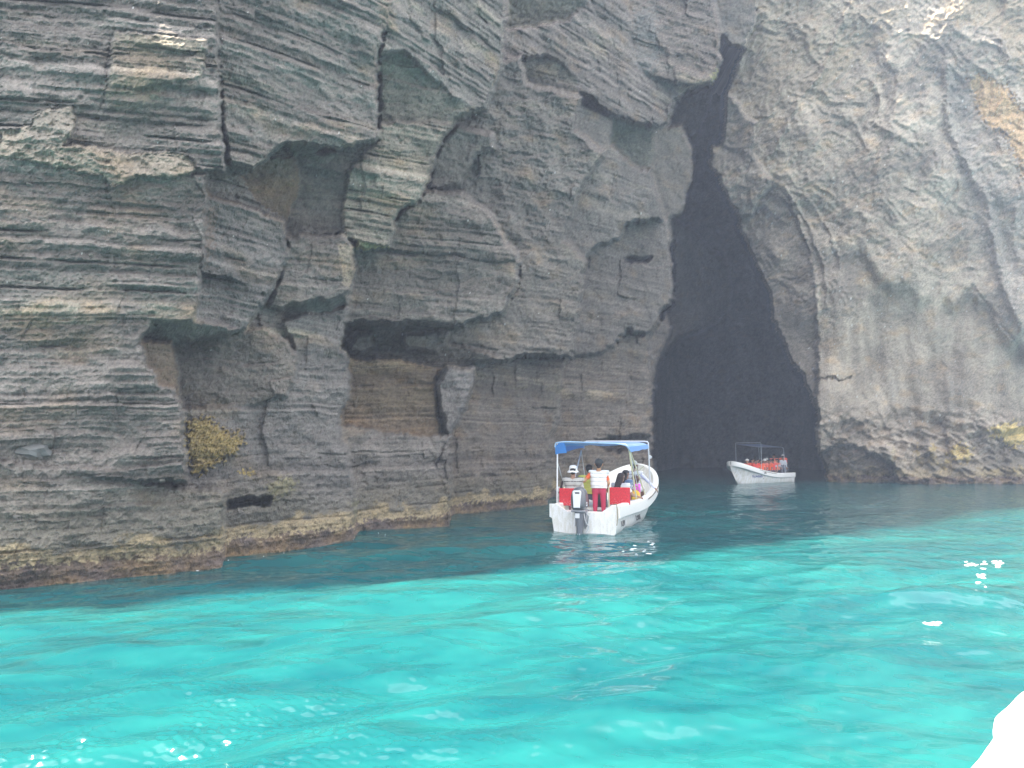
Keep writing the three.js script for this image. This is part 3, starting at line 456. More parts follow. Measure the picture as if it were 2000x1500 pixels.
function netOf(bones, k, cell, colour, grow = 0) {
  const lo = V(1e9, 1e9, 1e9), hi = V(-1e9, -1e9, -1e9);
  for (const o of bones) for (const e of [o.a, o.b]) { const r = Math.max(o.ra, o.rb) + 0.03 + grow; lo.min(V(e.x - r, e.y - r, e.z - r)); hi.max(V(e.x + r, e.y + r, e.z + r)); }
  const g = surfaceNet((x, y, z) => { let d = 1e9; for (const o of bones) d = smin(d, boneDist(o, x, y, z), k); return d - grow; }, lo, hi, cell);
  const p = g.attributes.position.array, c = new Float32Array(p.length);
  for (let v = 0; v < p.length; v += 3) { let m = 1e9, kind = ''; for (const o of bones) { const d = boneDist(o, p[v], p[v + 1], p[v + 2]); if (d < m) { m = d; kind = o.kind; } } const q = colour(kind, p[v], p[v + 1], p[v + 2]); c[v] = q[0]; c[v + 1] = q[1]; c[v + 2] = q[2]; }
  g.setAttribute('color', new THREE.BufferAttribute(c, 3));
  return g;
}
const SKIN = [0.36, 0.2, 0.13], SKIN2 = [0.24, 0.125, 0.075];
const clothMat = new THREE.MeshStandardMaterial({ vertexColors: true, roughness: 0.8 });
// Pose in the person's own frame: feet at y = 0, facing -z. arms: [[elbow], [wrist]] from the shoulder, right hand (+x) first.
function person(o) {
  const root = new THREE.Group(); root.name = 'person';
  const seat = o.seat ?? 0, s = o.size ?? 1, cell = o.cell ?? 0.017, bend = o.bend ?? 0, B = [];
  const hipY = seat ? seat + 0.09 : 0.88 * s;
  const up = V(0, Math.cos(bend), -Math.sin(bend));
  const pelvis = V(0, hipY, 0), waist = pelvis.clone().addScaledVector(up, 0.16 * s), chest = pelvis.clone().addScaledVector(up, 0.36 * s), neck = pelvis.clone().addScaledVector(up, 0.53 * s);
  const skull = neck.clone().add(V(o.look?.[0] ?? 0, 0.145 * s, (o.look?.[1] ?? -0.03)));
  for (const d of [-1, 1]) {
    B.push(bone(pelvis.clone().add(V(d * 0.07 * s, 0.01, 0)), waist.clone().add(V(d * 0.065 * s, 0, 0)), 0.105 * s, 0.1 * s, 'hip'));
    B.push(bone(waist.clone().add(V(d * 0.065 * s, 0, 0)), chest.clone().add(V(d * 0.08 * s, 0, 0)), 0.095 * s, 0.108 * s, 'top'));
    const sh = chest.clone().addScaledVector(up, 0.10 * s).add(V(d * 0.175 * s, 0, 0)), arm = (o.arms ?? [])[d > 0 ? 0 : 1] ?? [[d * 0.06, -0.27, -0.02], [d * 0.02, -0.46, -0.16]];
    const el = sh.clone().add(V(...arm[0]).multiplyScalar(s)), wr = sh.clone().add(V(...arm[1]).multiplyScalar(s));
    B.push(bone(chest.clone().addScaledVector(up, 0.07 * s).add(V(d * 0.05 * s, 0, 0)), sh, 0.075 * s, 0.062 * s, 'top'));
    const mid = sh.clone().lerp(el, 0.62);
    B.push(bone(sh, mid, 0.06 * s, 0.053 * s, 'sleeve')); B.push(bone(mid, el, 0.047 * s, 0.042 * s, 'arm')); B.push(bone(el, wr, 0.042 * s, 0.029 * s, 'fore'));
    const hp = pelvis.clone().add(V(d * 0.1 * s, -0.01, 0));
    const kn = seat ? hp.clone().add(V(d * 0.03, 0.02, -0.42 * s)) : V(d * 0.11 * s, 0.47 * s, -0.03), an = seat ? kn.clone().add(V(0, -Math.min(0.43 * s, kn.y - 0.07), 0.04)) : V(d * 0.11 * s, 0.07, 0.01);
    B.push(bone(hp, kn, 0.088 * s, 0.06 * s, 'thigh')); B.push(bone(kn, an, 0.056 * s, 0.04 * s, 'shin')); B.push(bone(an.clone().add(V(0, -0.03, 0.02)), an.clone().add(V(d * 0.02, -0.035, -0.16 * s)), 0.042 * s, 0.032 * s, 'foot'));
    // hand: palm, four unequal curled fingers, thumb from the side of the palm
    const f = wr.clone().sub(el).normalize(), side = V(0, 1, 0).cross(f).normalize(), pn = f.clone().cross(side).normalize(), H = [];
    if (!isFinite(side.x) || side.length() < 0.5) { side.set(1, 0, 0); pn.set(0, 0, -1); }
    const q = (a, b, c) => wr.clone().addScaledVector(f, a * s).addScaledVector(side, b * s).addScaledVector(pn, c * s);
    H.push(bone(q(-0.03, 0, 0), q(0.02, 0, 0), 0.027 * s, 0.024 * s, 'hand')); for (const e of [-0.025, -0.008, 0.009, 0.026]) H.push(bone(q(0.02, e * 0.6, 0), q(0.075, e, 0), 0.017 * s, 0.014 * s, 'hand'));
    [[-0.030, 0.062], [-0.010, 0.074], [0.010, 0.078], [0.029, 0.068]].forEach(([e, l]) => { const k1 = q(0.08, e, 0), k2 = q(0.08 + l * 0.5, e * 1.1, -0.012), k3 = q(0.08 + l * 0.72, e * 1.12, -0.04); H.push(bone(k1, k2, 0.0105 * s, 0.0095 * s, 'hand'), bone(k2, k3, 0.0095 * s, 0.008 * s, 'hand')); });
    H.push(bone(q(0.015, -0.025 * d, -0.006), q(0.05, -0.055 * d, -0.018), 0.013 * s, 0.011 * s, 'hand'), bone(q(0.05, -0.055 * d, -0.018), q(0.08, -0.058 * d, -0.03), 0.011 * s, 0.009 * s, 'hand'));
    B.hands = (B.hands ?? []).concat([H]);
  }
  B.push(bone(chest.clone().addScaledVector(up, 0.08 * s), neck.clone().addScaledVector(up, 0.06 * s), 0.06 * s, 0.05 * s, 'neck'));
  const skin = o.skin ?? SKIN, top = o.top ?? [0.8, 0.8, 0.8], bottom = o.bottom ?? [0.05, 0.06, 0.1], sleeve = o.sleeve ?? top;
  const eyeL = skull.clone().add(V(-0.032, 0.0, -0.088)), eyeR = skull.clone().add(V(0.032, 0.0, -0.088)), mouth = skull.clone().add(V(0, -0.068, -0.09));
  const colour = (kind, x, y, z) => {
    switch (kind) {
      case 'top': return top; case 'sleeve': return sleeve; case 'hip': case 'thigh': return bottom; case 'arm': return o.longSleeve ? sleeve : skin; case 'fore': return o.longSleeve ? sleeve : skin; case 'shin': return o.trousers ? bottom : skin; case 'foot': return o.shoe ?? [0.06, 0.05, 0.05]; case 'neck': return skin;
      case 'head': { const e = Math.min(Math.hypot(x - eyeL.x, y - eyeL.y, z - eyeL.z), Math.hypot(x - eyeR.x, y - eyeR.y, z - eyeR.z)); if (e < 0.013) return [0.03, 0.02, 0.02]; if (Math.hypot((x - mouth.x) * 0.5, (y - mouth.y) * 1.8, z - mouth.z) < 0.016) return [0.3, 0.1, 0.08]; return skin; }
      default: return skin;
    }
  };
  const head = [bone(skull.clone().add(V(0, 0.02, 0.012)), skull.clone().add(V(0, 0.03, -0.018)), 0.086, 0.078, 'head'), bone(skull.clone().add(V(0, -0.03, -0.03)), skull.clone().add(V(0, -0.08, -0.055)), 0.06, 0.036, 'head'), bone(skull.clone().add(V(0, 0, -0.088)), skull.clone().add(V(0, -0.03, -0.105)), 0.009, 0.015, 'head'), bone(neck.clone(), skull.clone().add(V(0, -0.04, 0)), 0.05, 0.055, 'neck')];
  for (const d of [-1, 1]) head.push(bone(skull.clone().add(V(d * 0.083, -0.025, 0.012)), skull.clone().add(V(d * 0.092, 0.018, 0.016)), 0.012, 0.018, 'head'));
  const parts = [netOf(B, 0.035, cell, colour), netOf(head, 0.02, o.headCell ?? 0.011, colour)];
  for (const h of B.hands) parts.push(netOf(h, 0.006, o.handCell ?? 0.0075, colour));
  obj('body', mergeGeometries(parts), clothMat, root);
  if (o.vest) {
    const c = o.vest, yb = waist.y - 0.02, yt = neck.y - 0.035, T = B.filter((b) => ['hip', 'top'].includes(b.kind)), A = B.filter((b) => ['sleeve', 'arm', 'neck'].includes(b.kind));
    const grow = 0.045, lo = V(-0.42, yb - 0.12, -0.55), hi = V(0.42, yt + 0.2, 0.32);
    const g = surfaceNet((x, y, z) => {
      let d = 1e9; for (const b of T) d = smin(d, boneDist(b, x, y, z), 0.05);
      const t = (x - pelvis.x) * 0 + (y - pelvis.y) * up.y + (z - pelvis.z) * up.z;          // height along the spine
      d -= grow - 0.014 * Math.max(0, Math.cos(t / 0.105 * Math.PI * 2) - 0.75) * 4;         // the foam is quilted by its belts
      d = Math.max(d, 0.06 * s - t, t - 0.53 * s);
      for (const b of A) d = Math.max(d, (b.kind === 'neck' ? 0.03 : 0.018) - boneDist(b, x, y, z) + (b.kind === 'neck' ? 0.02 : 0));
      return d;
    }, lo, hi, o.vestCell ?? 0.016);
    const p = g.attributes.position.array, cc = new Float32Array(p.length);
    for (let v = 0; v < p.length; v += 3) { const t = (p[v + 1] - pelvis.y) * up.y + (p[v + 2] - pelvis.z) * up.z, k = Math.cos(t / 0.105 * Math.PI * 2) > 0.86 && o.belts ? o.belts : c; cc[v] = k[0]; cc[v + 1] = k[1]; cc[v + 2] = k[2]; }
    g.setAttribute('color', new THREE.BufferAttribute(cc, 3));
    obj('life_vest', g, clothMat, root);
  }
  const hairC = o.hair ?? [0.02, 0.016, 0.014];
  if (o.hairStyle !== 'none') {
    const hb = [bone(skull.clone().add(V(0, 0.035, 0.022)), skull.clone().add(V(0, 0.045, -0.022)), 0.089, 0.078, 'h'), bone(skull.clone().add(V(0, 0.0, 0.045)), skull.clone().add(V(0, -0.05, 0.045)), 0.072, 0.05, 'h')];
    if (o.hairStyle === 'long') { for (const e of [-0.045, 0, 0.045]) hb.push(bone(skull.clone().add(V(e, -0.02, 0.06)), chest.clone().add(V(e * 1.5 - 0.02, 0.02, 0.13)), 0.052, 0.035, 'h')); }
    const g = netOf(hb, 0.03, 0.013, () => hairC); const p = g.attributes.position.array;
    for (let v = 0; v < p.length; v += 3) { const k = 1 + 0.06 * n3(p[v] * 60, p[v + 1] * 20, p[v + 2] * 60); p[v] = skull.x + (p[v] - skull.x) * k; p[v + 2] = skull.z + (p[v + 2] - skull.z) * k; }
    g.computeVertexNormals(); obj('hair', g, clothMat, root);
  }
  if (o.hat) {
    const h = new THREE.Group(); h.name = 'hat';
    if (o.hat.kind === 'cap') {
      const pts = []; for (let k = 0; k <= 9; k++) { const t = k / 9 * Math.PI / 2; pts.push(new THREE.Vector2(0.102 * Math.cos(t), 0.03 + 0.092 * Math.sin(t))); } pts.unshift(new THREE.Vector2(0.1, -0.005));
      const crown = obj('crown', new THREE.LatheGeometry(pts, 22), mat(...o.hat.color, 0.85, { side: THREE.DoubleSide }), h); crown.scale.z = 1.12;
      const sh = new THREE.Shape(); sh.absellipse(0, 0, 0.088, 0.1, 0, Math.PI, false, 0);
      const brim = obj('brim', new THREE.ExtrudeGeometry(sh, { depth: 0.006, bevelEnabled: true, bevelSize: 0.003, bevelThickness: 0.002, bevelSegments: 1 }), mat(...(o.hat.brim ?? o.hat.color), 0.85), h); brim.rotation.x = -Math.PI / 2 + 0.12; brim.position.set(0, 0.012, -0.07);
      obj('button', new THREE.SphereGeometry(0.011, 8, 6), crown.material, h).position.set(0, 0.123, 0);
    } else {
      const pts = [[0.15, -0.055], [0.148, -0.05], [0.104, 0.0], [0.1, 0.05], [0.088, 0.1], [0.05, 0.118], [0, 0.122]].map((a) => new THREE.Vector2(...a));
      const crown = obj('crown', new THREE.LatheGeometry(pts, 24), mat(...o.hat.color, 0.9, { side: THREE.DoubleSide }), h); const pa = crown.geometry.attributes.position; for (let k = 0; k < pa.count; k++) pa.setY(k, pa.getY(k) + 0.008 * Math.sin(5 * Math.atan2(pa.getZ(k), pa.getX(k))) * Math.hypot(pa.getX(k), pa.getZ(k)) / 0.15);
    }
    h.position.copy(skull).add(V(0, 0.025, 0.002)); h.rotation.x = o.hat.tilt ?? 0; root.add(h);
  }
  return root;
}

// ------------------------------------------------------------------ open fibreglass launches
const font = await new FontLoader().loadAsync('fonts/droid/droid_sans_bold.typeface.json');
function gelcoat(seed, dirt) {                               // white gelcoat with scuffs and salt stains
  const S = 256, data = new Uint8Array(S * S * 4), nn = createNoise2D(rng(seed));
  for (let j = 0; j < S; j++) for (let i = 0; i < S; i++) { const k = clamp(0.5 + 0.5 * nn(i * 0.05, j * 0.012) + 0.35 * nn(i * 0.2, j * 0.06), 0, 1), sp = nn(i * 0.6, j * 0.6) > 0.86 ? 0.75 : 1, v = (240 - dirt * 16 * k) * sp, o = (j * S + i) * 4; data[o] = v; data[o + 1] = v - 2 * dirt * k; data[o + 2] = v - 9 * dirt * k; data[o + 3] = 255; }
  const t = new THREE.DataTexture(data, S, S); t.colorSpace = THREE.SRGBColorSpace; t.wrapS = t.wrapT = THREE.RepeatWrapping; t.magFilter = THREE.LinearFilter; t.needsUpdate = true; return t;
}
function worn(seed, base, under, amount) {                   // paint rubbed through to the white below
  const S = 256, data = new Uint8Array(S * S * 4), nn = createNoise2D(rng(seed));
  for (let j = 0; j < S; j++) for (let i = 0; i < S; i++) { const e = 0.55 * nn(i * 0.028, j * 0.028) + 0.35 * nn(i * 0.11, j * 0.11) + 0.18 * nn(i * 0.4, j * 0.4), k = sstep(1 - amount, 1.08 - amount, 0.5 + 0.5 * e + 0.2 * (1 - j / S)), v = 1 + 0.1 * nn(i * 0.07, j * 0.02 + 9), o = (j * S + i) * 4; for (let c = 0; c < 3; c++) data[o + c] = clamp(mix(base[c] * v, under[c], k), 0, 255); data[o + 3] = 255; }
  const t = new THREE.DataTexture(data, S, S); t.colorSpace = THREE.SRGBColorSpace; t.magFilter = THREE.LinearFilter; t.needsUpdate = true; return t;
}
const HULL_LEN = 6.9;
const beam = (s) => (s < 0.5 ? mix(0.80, 0.98, sstep(0, 0.5, s)) : 0.98 * Math.sqrt(Math.max(0, 1 - Math.pow((s - 0.5) / 0.5, 2.7))));
const sheer = (s) => 0.63 + 0.05 * s + 0.80 * Math.pow(Math.max(0, (s - 0.28) / 0.72), 1.9);
const keel = (s) => -0.28 + 1.25 * Math.pow(Math.max(0, (s - 0.80) / 0.2), 1.6);
const floorB = (s) => (s < 0.45 ? 0.70 : 0.70 * Math.max(0, 1 - Math.pow((s - 0.45) / 0.5, 1.9)));
function strip(fn, n, m) {                                   // lofted sheet: fn(station, k) -> [x, y, z], both sides
  const P = [], U = [], idx = [];
  for (let i = 0; i <= n; i++) { const s = i / n; for (let k = 0; k < m; k++) { const a = fn(s, k); P.push(...a); U.push(a[2] * 0.5, a[1] * 0.5 + a[0] * 0.3); } }
  for (let i = 0; i < n; i++) for (let k = 0; k < m - 1; k++) { const a = i * m + k, b = a + 1, c = a + m, d = c + 1; idx.push(a, c, b, b, c, d); }
  const g = new THREE.BufferGeometry(); g.setAttribute('position', new THREE.Float32BufferAttribute(P, 3)); g.setAttribute('uv', new THREE.Float32BufferAttribute(U, 2)); g.setIndex(idx);
  return g;
}
const mirror = (g) => { const h = g.clone(); const p = h.attributes.position; for (let k = 0; k < p.count; k++) p.setX(k, -p.getX(k)); const i = h.index.array; for (let k = 0; k < i.length; k += 3) { const t = i[k]; i[k] = i[k + 1]; i[k + 1] = t; } return h; };
const both = (g) => { const m = mergeGeometries([g, mirror(g)]); m.computeVertexNormals(); return m; };
const easeBow = (s) => 1 - Math.pow(1 - s, 1.7);             // stations crowd towards the stem
const knuckle = (s) => Math.max(floorB(s) * 0.94 + 0.10 * Math.min(1, (1 - s) * 6), beam(s) * mix(0.9, 0.55, sstep(0.55, 1, s)));
function rod(a, b, r, seg = 8) { const d = b.clone().sub(a), g = new THREE.CylinderGeometry(r, r, d.length(), seg); g.applyQuaternion(new THREE.Quaternion().setFromUnitVectors(V(0, 1, 0), d.clone().normalize())); g.translate(...a.clone().add(b).multiplyScalar(0.5).toArray()); return g; }
const tube = (pts, r, seg = 24) => new THREE.TubeGeometry(new THREE.CatmullRomCurve3(pts, false, 'catmullrom', 0.25), seg, r, 8);
function launch(o) {
  const root = new THREE.Group(); root.name = 'motor_boat';
  const white = new THREE.MeshPhysicalMaterial({ color: 0xffffff, map: gelcoat(o.seed, o.dirt ?? 1), roughness: 0.35, clearcoat: 0.35, clearcoatRoughness: 0.25, side: THREE.DoubleSide });
  const flange = mat(0.78, 0.78, 0.75, 0.4, { side: THREE.DoubleSide }), inner = new THREE.MeshStandardMaterial({ color: lin(0.93, 0.93, 0.9), map: gelcoat(o.seed + 5, 1.4), roughness: 0.55, side: THREE.DoubleSide });
  const z = (s) => -easeBow(s) * HULL_LEN, E = easeBow;
  const hull = obj('hull', both(strip((t, k) => { const s = E(t), S = sheer(s), K = keel(s), b = floorB(s), kn = Math.min(knuckle(s), beam(s) - 0.0); return [[0, K, z(t)], [b * 0.5, Math.min(K + 0.10, S - 0.34), z(t)], [b, Math.min(Math.max(K + 0.2, -0.06), S - 0.32), z(t)], [mix(b, kn, 0.55), mix(Math.max(K + 0.2, -0.06), S - 0.31, 0.5), z(t)], [kn, Math.max(S - 0.31, K), z(t)]][k]; }, 48, 5)), white, root);
  const band = obj('topside_band', both(strip((t, k) => { const s = E(t), S = sheer(s), kn = Math.min(knuckle(s), beam(s)), b = beam(s); return [[kn, S - 0.312, z(t)], [mix(kn, b + 0.012, 0.8), S - 0.30, z(t)], [b + 0.015, S - 0.27, z(t)], [b + 0.02, S - 0.03, z(t)], [b + 0.005, S + 0.002, z(t)], [b - 0.03, S + 0.012, z(t)], [Math.max(0, b - 0.13), S + 0.010, z(t)], [Math.max(0, b - 0.145), S - 0.012, z(t)]][k]; }, 60, 8)), flange, root);
  obj('liner', both(strip((t, k) => { const s = Math.min(E(t), 0.985), S = sheer(s), b = Math.max(0, beam(s) - 0.145), f = Math.max(0, Math.min(floorB(s), b) - 0.06), y = Math.max(0.10, keel(s) + 0.16); return [[b, S - 0.012, z(t)], [mix(b, f, 0.35), mix(S, y, 0.5), z(t)], [f, Math.min(y + 0.03, S - 0.1), z(t)], [f * 0.9, Math.min(y, S - 0.12), z(t)], [0, Math.min(y, S - 0.12), z(t)]][k]; }, 48, 5)), inner, root);
  // transom with a low middle for the motor
  const sh = new THREE.Shape(); [[-0.02, -0.3], [0.5, -0.18], [0.72, 0], [0.77, 0.33], [0.83, 0.36], [0.83, 0.64], [0.66, 0.645], [0.40, 0.47], [-0.40, 0.47], [-0.66, 0.645], [-0.83, 0.64], [-0.83, 0.36], [-0.77, 0.33], [-0.72, 0], [-0.5, -0.18]].forEach((a, i) => (i ? sh.lineTo(...a) : sh.moveTo(...a)));
  const tg = new THREE.ExtrudeGeometry(sh, { depth: 0.05, bevelEnabled: true, bevelSize: 0.012, bevelThickness: 0.012, bevelSegments: 2 }); tg.translate(0, 0, -0.03); obj('transom', tg, white, root);
  obj('aft_deck', (() => { const g = new RoundedBoxGeometry(1.3, 0.05, 0.42, 2, 0.015); g.translate(0, 0.44, -0.25); return g; })(), o.wornDeck ?? inner, root);
  for (const f of o.thwarts ?? [1.35, 2.5, 3.6, 4.6]) { const b = 2 * Math.max(0.3, beam(f / HULL_LEN) - 0.2), g = new RoundedBoxGeometry(b, 0.07, 0.3, 2, 0.02); g.translate(0, 0.46, -f); obj('thwart', g, inner, root); }
  // rubbing strake on each gunwale
  for (const d of [-1, 1]) obj('rub_strip', tube([0.42, 0.5, 0.58, 0.66, 0.72].map((s) => V(d * (beam(s) + 0.028), sheer(s) - 0.06, -s * HULL_LEN)), 0.016, 20), mat(0.16, 0.13, 0.1, 0.7), root);
  const motor = new THREE.Group(); motor.name = 'outboard_motor'; root.add(motor); motor.position.set(o.motorX ?? 0, 0.0, 0.12);
  {
    const dark = new THREE.MeshPhysicalMaterial({ color: lin(0.085, 0.09, 0.1), roughness: 0.32, clearcoat: 0.5 }), pale = mat(0.72, 0.73, 0.75, 0.3), steel = mat(0.3, 0.31, 0.33, 0.35, { metalness: 0.5 });
    const cowl = surfaceNet((x, y, zz) => { const t = clamp((y - 0.52) / 0.53, 0, 1), w = 0.165 + 0.022 * Math.sin(t * 2.6) - 0.05 * Math.pow(t, 5), l = 0.255 - 0.05 * t - 0.04 * Math.pow(t, 4); return (Math.pow(Math.pow(Math.abs(x / w), 3.2) + Math.pow(Math.abs((zz - 0.09) / l), 3) + Math.pow(Math.abs((y - 0.79) / 0.275), 4.5), 1 / 3.6) - 1) * 0.16; }, V(-0.23, 0.46, -0.22), V(0.23, 1.12, 0.42), 0.014);
    obj('cowl', cowl, dark, motor);
    const st = new THREE.Shape(); st.moveTo(-0.075, -0.19); st.lineTo(0.062, -0.19); st.quadraticCurveTo(0.08, 0.05, 0.092, 0.14); st.quadraticCurveTo(0.09, 0.185, 0.05, 0.19); st.lineTo(-0.06, 0.19); st.quadraticCurveTo(-0.1, 0.185, -0.1, 0.14); st.quadraticCurveTo(-0.09, 0.05, -0.075, -0.19);
    const hole = new THREE.Path(); hole.moveTo(-0.055, 0.11); hole.lineTo(0.055, 0.11); hole.quadraticCurveTo(0.075, 0.15, 0.04, 0.16); hole.lineTo(-0.04, 0.16); hole.quadraticCurveTo(-0.075, 0.15, -0.055, 0.11); st.holes.push(hole);
    const sg = new THREE.ExtrudeGeometry(st, { depth: 0.02, bevelEnabled: true, bevelSize: 0.006, bevelThickness: 0.008, bevelSegments: 2 }); sg.rotateX(-0.06); sg.translate(0, 0.80, 0.305); obj('rear_panel', sg, pale, motor);
    for (const [y, w] of [[0.71, 0.09], [0.655, 0.1]]) { const g = new RoundedBoxGeometry(0.012, 0.035, w, 1, 0.004); g.translate(0.182, y, 0.14); obj('side_badge', g, pale, motor); }
    const rim = new RoundedBoxGeometry(0.31, 0.05, 0.44, 3, 0.022); rim.translate(0, 0.525, 0.08); obj('cowl_rim', rim, mat(0.22, 0.23, 0.25, 0.4), motor);
    const leg = surfaceNet((x, y, zz) => { const t = clamp((0.52 - y) / 0.95, 0, 1), w = mix(0.12, 0.045, Math.pow(t, 0.6)), l = mix(0.17, 0.09, t); return Math.max((Math.hypot(x / w, (zz - 0.1) / l) - 1) * w, y - 0.52, -0.45 - y); }, V(-0.16, -0.48, -0.12), V(0.16, 0.55, 0.32), 0.014); obj('drive_leg', leg, mat(0.13, 0.14, 0.16, 0.35), motor);
    const tab = new RoundedBoxGeometry(0.1, 0.11, 0.02, 2, 0.008); tab.translate(-0.01, 0.42, 0.262); obj('label_plate', tab, pale, motor);
    const an = new RoundedBoxGeometry(0.06, 0.3, 0.03, 2, 0.01); an.translate(0.0, 0.08, 0.205); obj('leg_strip', an, pale, motor);
    const plate = new RoundedBoxGeometry(0.2, 0.02, 0.36, 2, 0.008); plate.translate(0, -0.2, 0.12); obj('cavitation_plate', plate, dark, motor);
    const br = mergeGeometries([[0.11, 0.34, -0.05, 0.05, 0.36, 0.12], [-0.11, 0.34, -0.05, 0.05, 0.36, 0.12]].map(([x, y, zz, a, b, c]) => { const g = new THREE.BoxGeometry(a, b, c); g.translate(x, y, zz); return g; })); obj('bracket', br, steel, motor);
    obj('steering_cable', tube([V(0.12, 0.5, 0.08), V(0.2, 0.4, 0.1), V(0.17, 0.22, 0.06), V(0.1, 0.12, 0)], 0.014), steel, motor); obj('fuel_hose', tube([V(0.1, 0.48, 0.1), V(0.15, 0.3, 0.16), V(0.2, 0.14, 0.04), V(0.12, 0.02, 0.02)], 0.011), mat(0.55, 0.56, 0.57, 0.4), motor);
  }
  for (const [txt, x, y, zz, size, turn, m] of o.marks ?? []) { const g = new TextGeometry(txt, { font, size, depth: 0.004, curveSegments: 4 }); g.center(); g.rotateZ(turn[2] ?? 0); g.rotateX(turn[1]); g.rotateY(turn[0]); g.translate(x, y, zz); obj('registration_number', g, m, root); }
  return root;
}

// ------------------------------------------------------------------ the white launch in front of the cave
const ink = mat(0.05, 0.05, 0.055, 0.6), alu = mat(0.72, 0.73, 0.74, 0.35, { metalness: 0.3 }), yellowPole = mat(0.72, 0.68, 0.45, 0.5);
function sideAt(f, y, d, out = 0.012) {                       // a point on the hull side and its turn, f metres ahead of the stern
  const X = (g) => { const s = g / HULL_LEN, b = floorB(s), kn = Math.min(knuckle(s), beam(s)), k0 = Math.max(keel(s) + 0.2, -0.06), k1 = sheer(s) - 0.31, m = mix(b, kn, 0.55), h = (k0 + k1) / 2; return y < h ? mix(b, m, clamp((y - k0) / (h - k0), 0, 1)) : mix(m, kn, clamp((y - h) / (k1 - h), 0, 1)); };
  const x = X(f), slope = (X(f + 0.05) - X(f - 0.05)) / 0.1; return { x: d * (x + out), z: -f, turn: d * (Math.PI / 2 - Math.atan(slope)) };
}
const mk = (txt, f, y, d, size, m) => { const a = sideAt(f, y, d); return [txt, a.x, y, a.z, size, [a.turn, -0.12, 0], m]; };
const near = launch({ seed: 3, dirt: 1.3, motorX: -0.06, marks: [mk('TCBV', 0.75, 0.19, 1, 0.15, ink), mk('1368', 2.35, 0.22, 1, 0.19, ink)] });
const HEAD = -19.5 * Math.PI / 180;
near.position.set(1.68, 0.0, -18.0); near.rotation.set(0, HEAD, 0);
{
  const red = new THREE.MeshStandardMaterial({ map: worn(21, [196, 22, 40], [236, 205, 200], 0.12), roughness: 0.6 });
  const sb = (x, f, w, h, y, m, name = 'seat_back') => { const g = new RoundedBoxGeometry(w, h, 0.07, 2, 0.02); g.translate(x, y, -f); return obj(name, g, m, near); };
  sb(-0.55, 0.62, 0.46, 0.42, 0.78, red); sb(0.62, 1.05, 0.50, 0.42, 0.80, red); sb(0.06, 1.45, 0.3, 0.5, 0.62, mat(0.03, 0.03, 0.035, 0.7), 'console');
  for (const [x, f] of [[-0.66, 0.62], [-0.34, 0.62], [0.355, 1.05], [0.66, 1.05]]) obj('seat_post', rod(V(x, 0.30, -f), V(x, 1.02, -f), 0.022), yellowPole, near);
  obj('deck_mat', (() => { const g = new RoundedBoxGeometry(0.44, 0.02, 0.4, 1, 0.008); g.translate(-0.52, 0.476, -0.26); return g; })(), new THREE.MeshStandardMaterial({ map: worn(8, [120, 112, 108], [226, 220, 214], 0.52), roughness: 0.9 }), near);
  // canopy: four legs, braces, a sagging tarpaulin with hems
  const A = [V(-0.86, 2.06, -0.75), V(0.86, 2.03, -0.72)], Bk = [V(-0.86, 2.12, -3.55), V(0.90, 2.10, -3.62)];
  obj('canopy_pole', rod(V(-0.84, 0.62, -0.62), V(-0.86, 1.80, -0.74), 0.019), alu, near); obj('canopy_pole', rod(V(-0.86, 0.66, -1.75), V(-0.86, 1.6, -0.74), 0.017), alu, near);
  obj('canopy_pole', rod(V(0.9, 0.72, -1.7), V(0.87, 1.98, -0.95), 0.02), yellowPole, near); obj('canopy_pole', rod(V(0.9, 0.74, -3.0), V(0.87, 1.98, -0.98), 0.017), yellowPole, near); obj('canopy_pole', rod(V(0.86, 1.0, -2.1), V(0.87, 1.96, -1.0), 0.011), alu, near);
  obj('canopy_pole', rod(V(0.92, 0.95, -3.7), V(0.90, 2.08, -3.60), 0.019), alu, near); obj('canopy_pole', rod(V(-0.88, 0.9, -2.2), V(-0.86, 1.9, -3.1), 0.017), alu, near); obj('canopy_pole', rod(V(-0.86, 1.9, -3.1), V(-0.9, 0.95, -3.75), 0.011), alu, near);
  obj('canopy_hoop', tube([V(-0.86, 1.80, -0.74), A[0], V(-0.80, 2.10, -0.75), V(0, 2.085, -0.74), V(0.80, 2.055, -0.72), A[1], V(0.87, 1.95, -0.95)], 0.017, 40), alu, near); obj('canopy_hoop', tube([V(-0.88, 1.95, -3.5), Bk[0], V(-0.8, 2.16, -3.56), V(0.8, 2.15, -3.62), Bk[1], V(0.9, 2.0, -3.6)], 0.017, 40), alu, near);
  const tarp = new THREE.MeshPhysicalMaterial({ color: lin(0.04, 0.27, 0.72), roughness: 0.9, transmission: 0.4, thickness: 0, side: THREE.DoubleSide });
  const P = [], U = [], idx = [], N = 44, M = 34;
  for (let j = 0; j <= M; j++) for (let i = 0; i <= N; i++) {
    const u = i / N, v = j / M, x = mix(-0.9, 0.9, u), e = 1 - Math.pow(Math.abs(2 * u - 1), 7);
    const sag = 0.09 * Math.sin(Math.PI * v) * Math.sin(Math.PI * u) + 0.10 * Math.exp(-Math.pow((u - 0.13) / 0.10, 2)) * sstep(0.05, 0.5, v) * (1 - 0.6 * v);
    const y = mix(2.10, 2.16, v) - sag - 0.09 * (1 - e) + 0.012 * Math.sin(9 * u + 14 * v) * (1 - v) - 0.03 * u;
    P.push(x, y, mix(-0.70, -3.66, v) + 0.01 * Math.sin(20 * u)); U.push(u, v);
  }
  for (let j = 0; j < M; j++) for (let i = 0; i < N; i++) { const a = j * (N + 1) + i; idx.push(a, a + 1, a + N + 1, a + 1, a + N + 2, a + N + 1); }
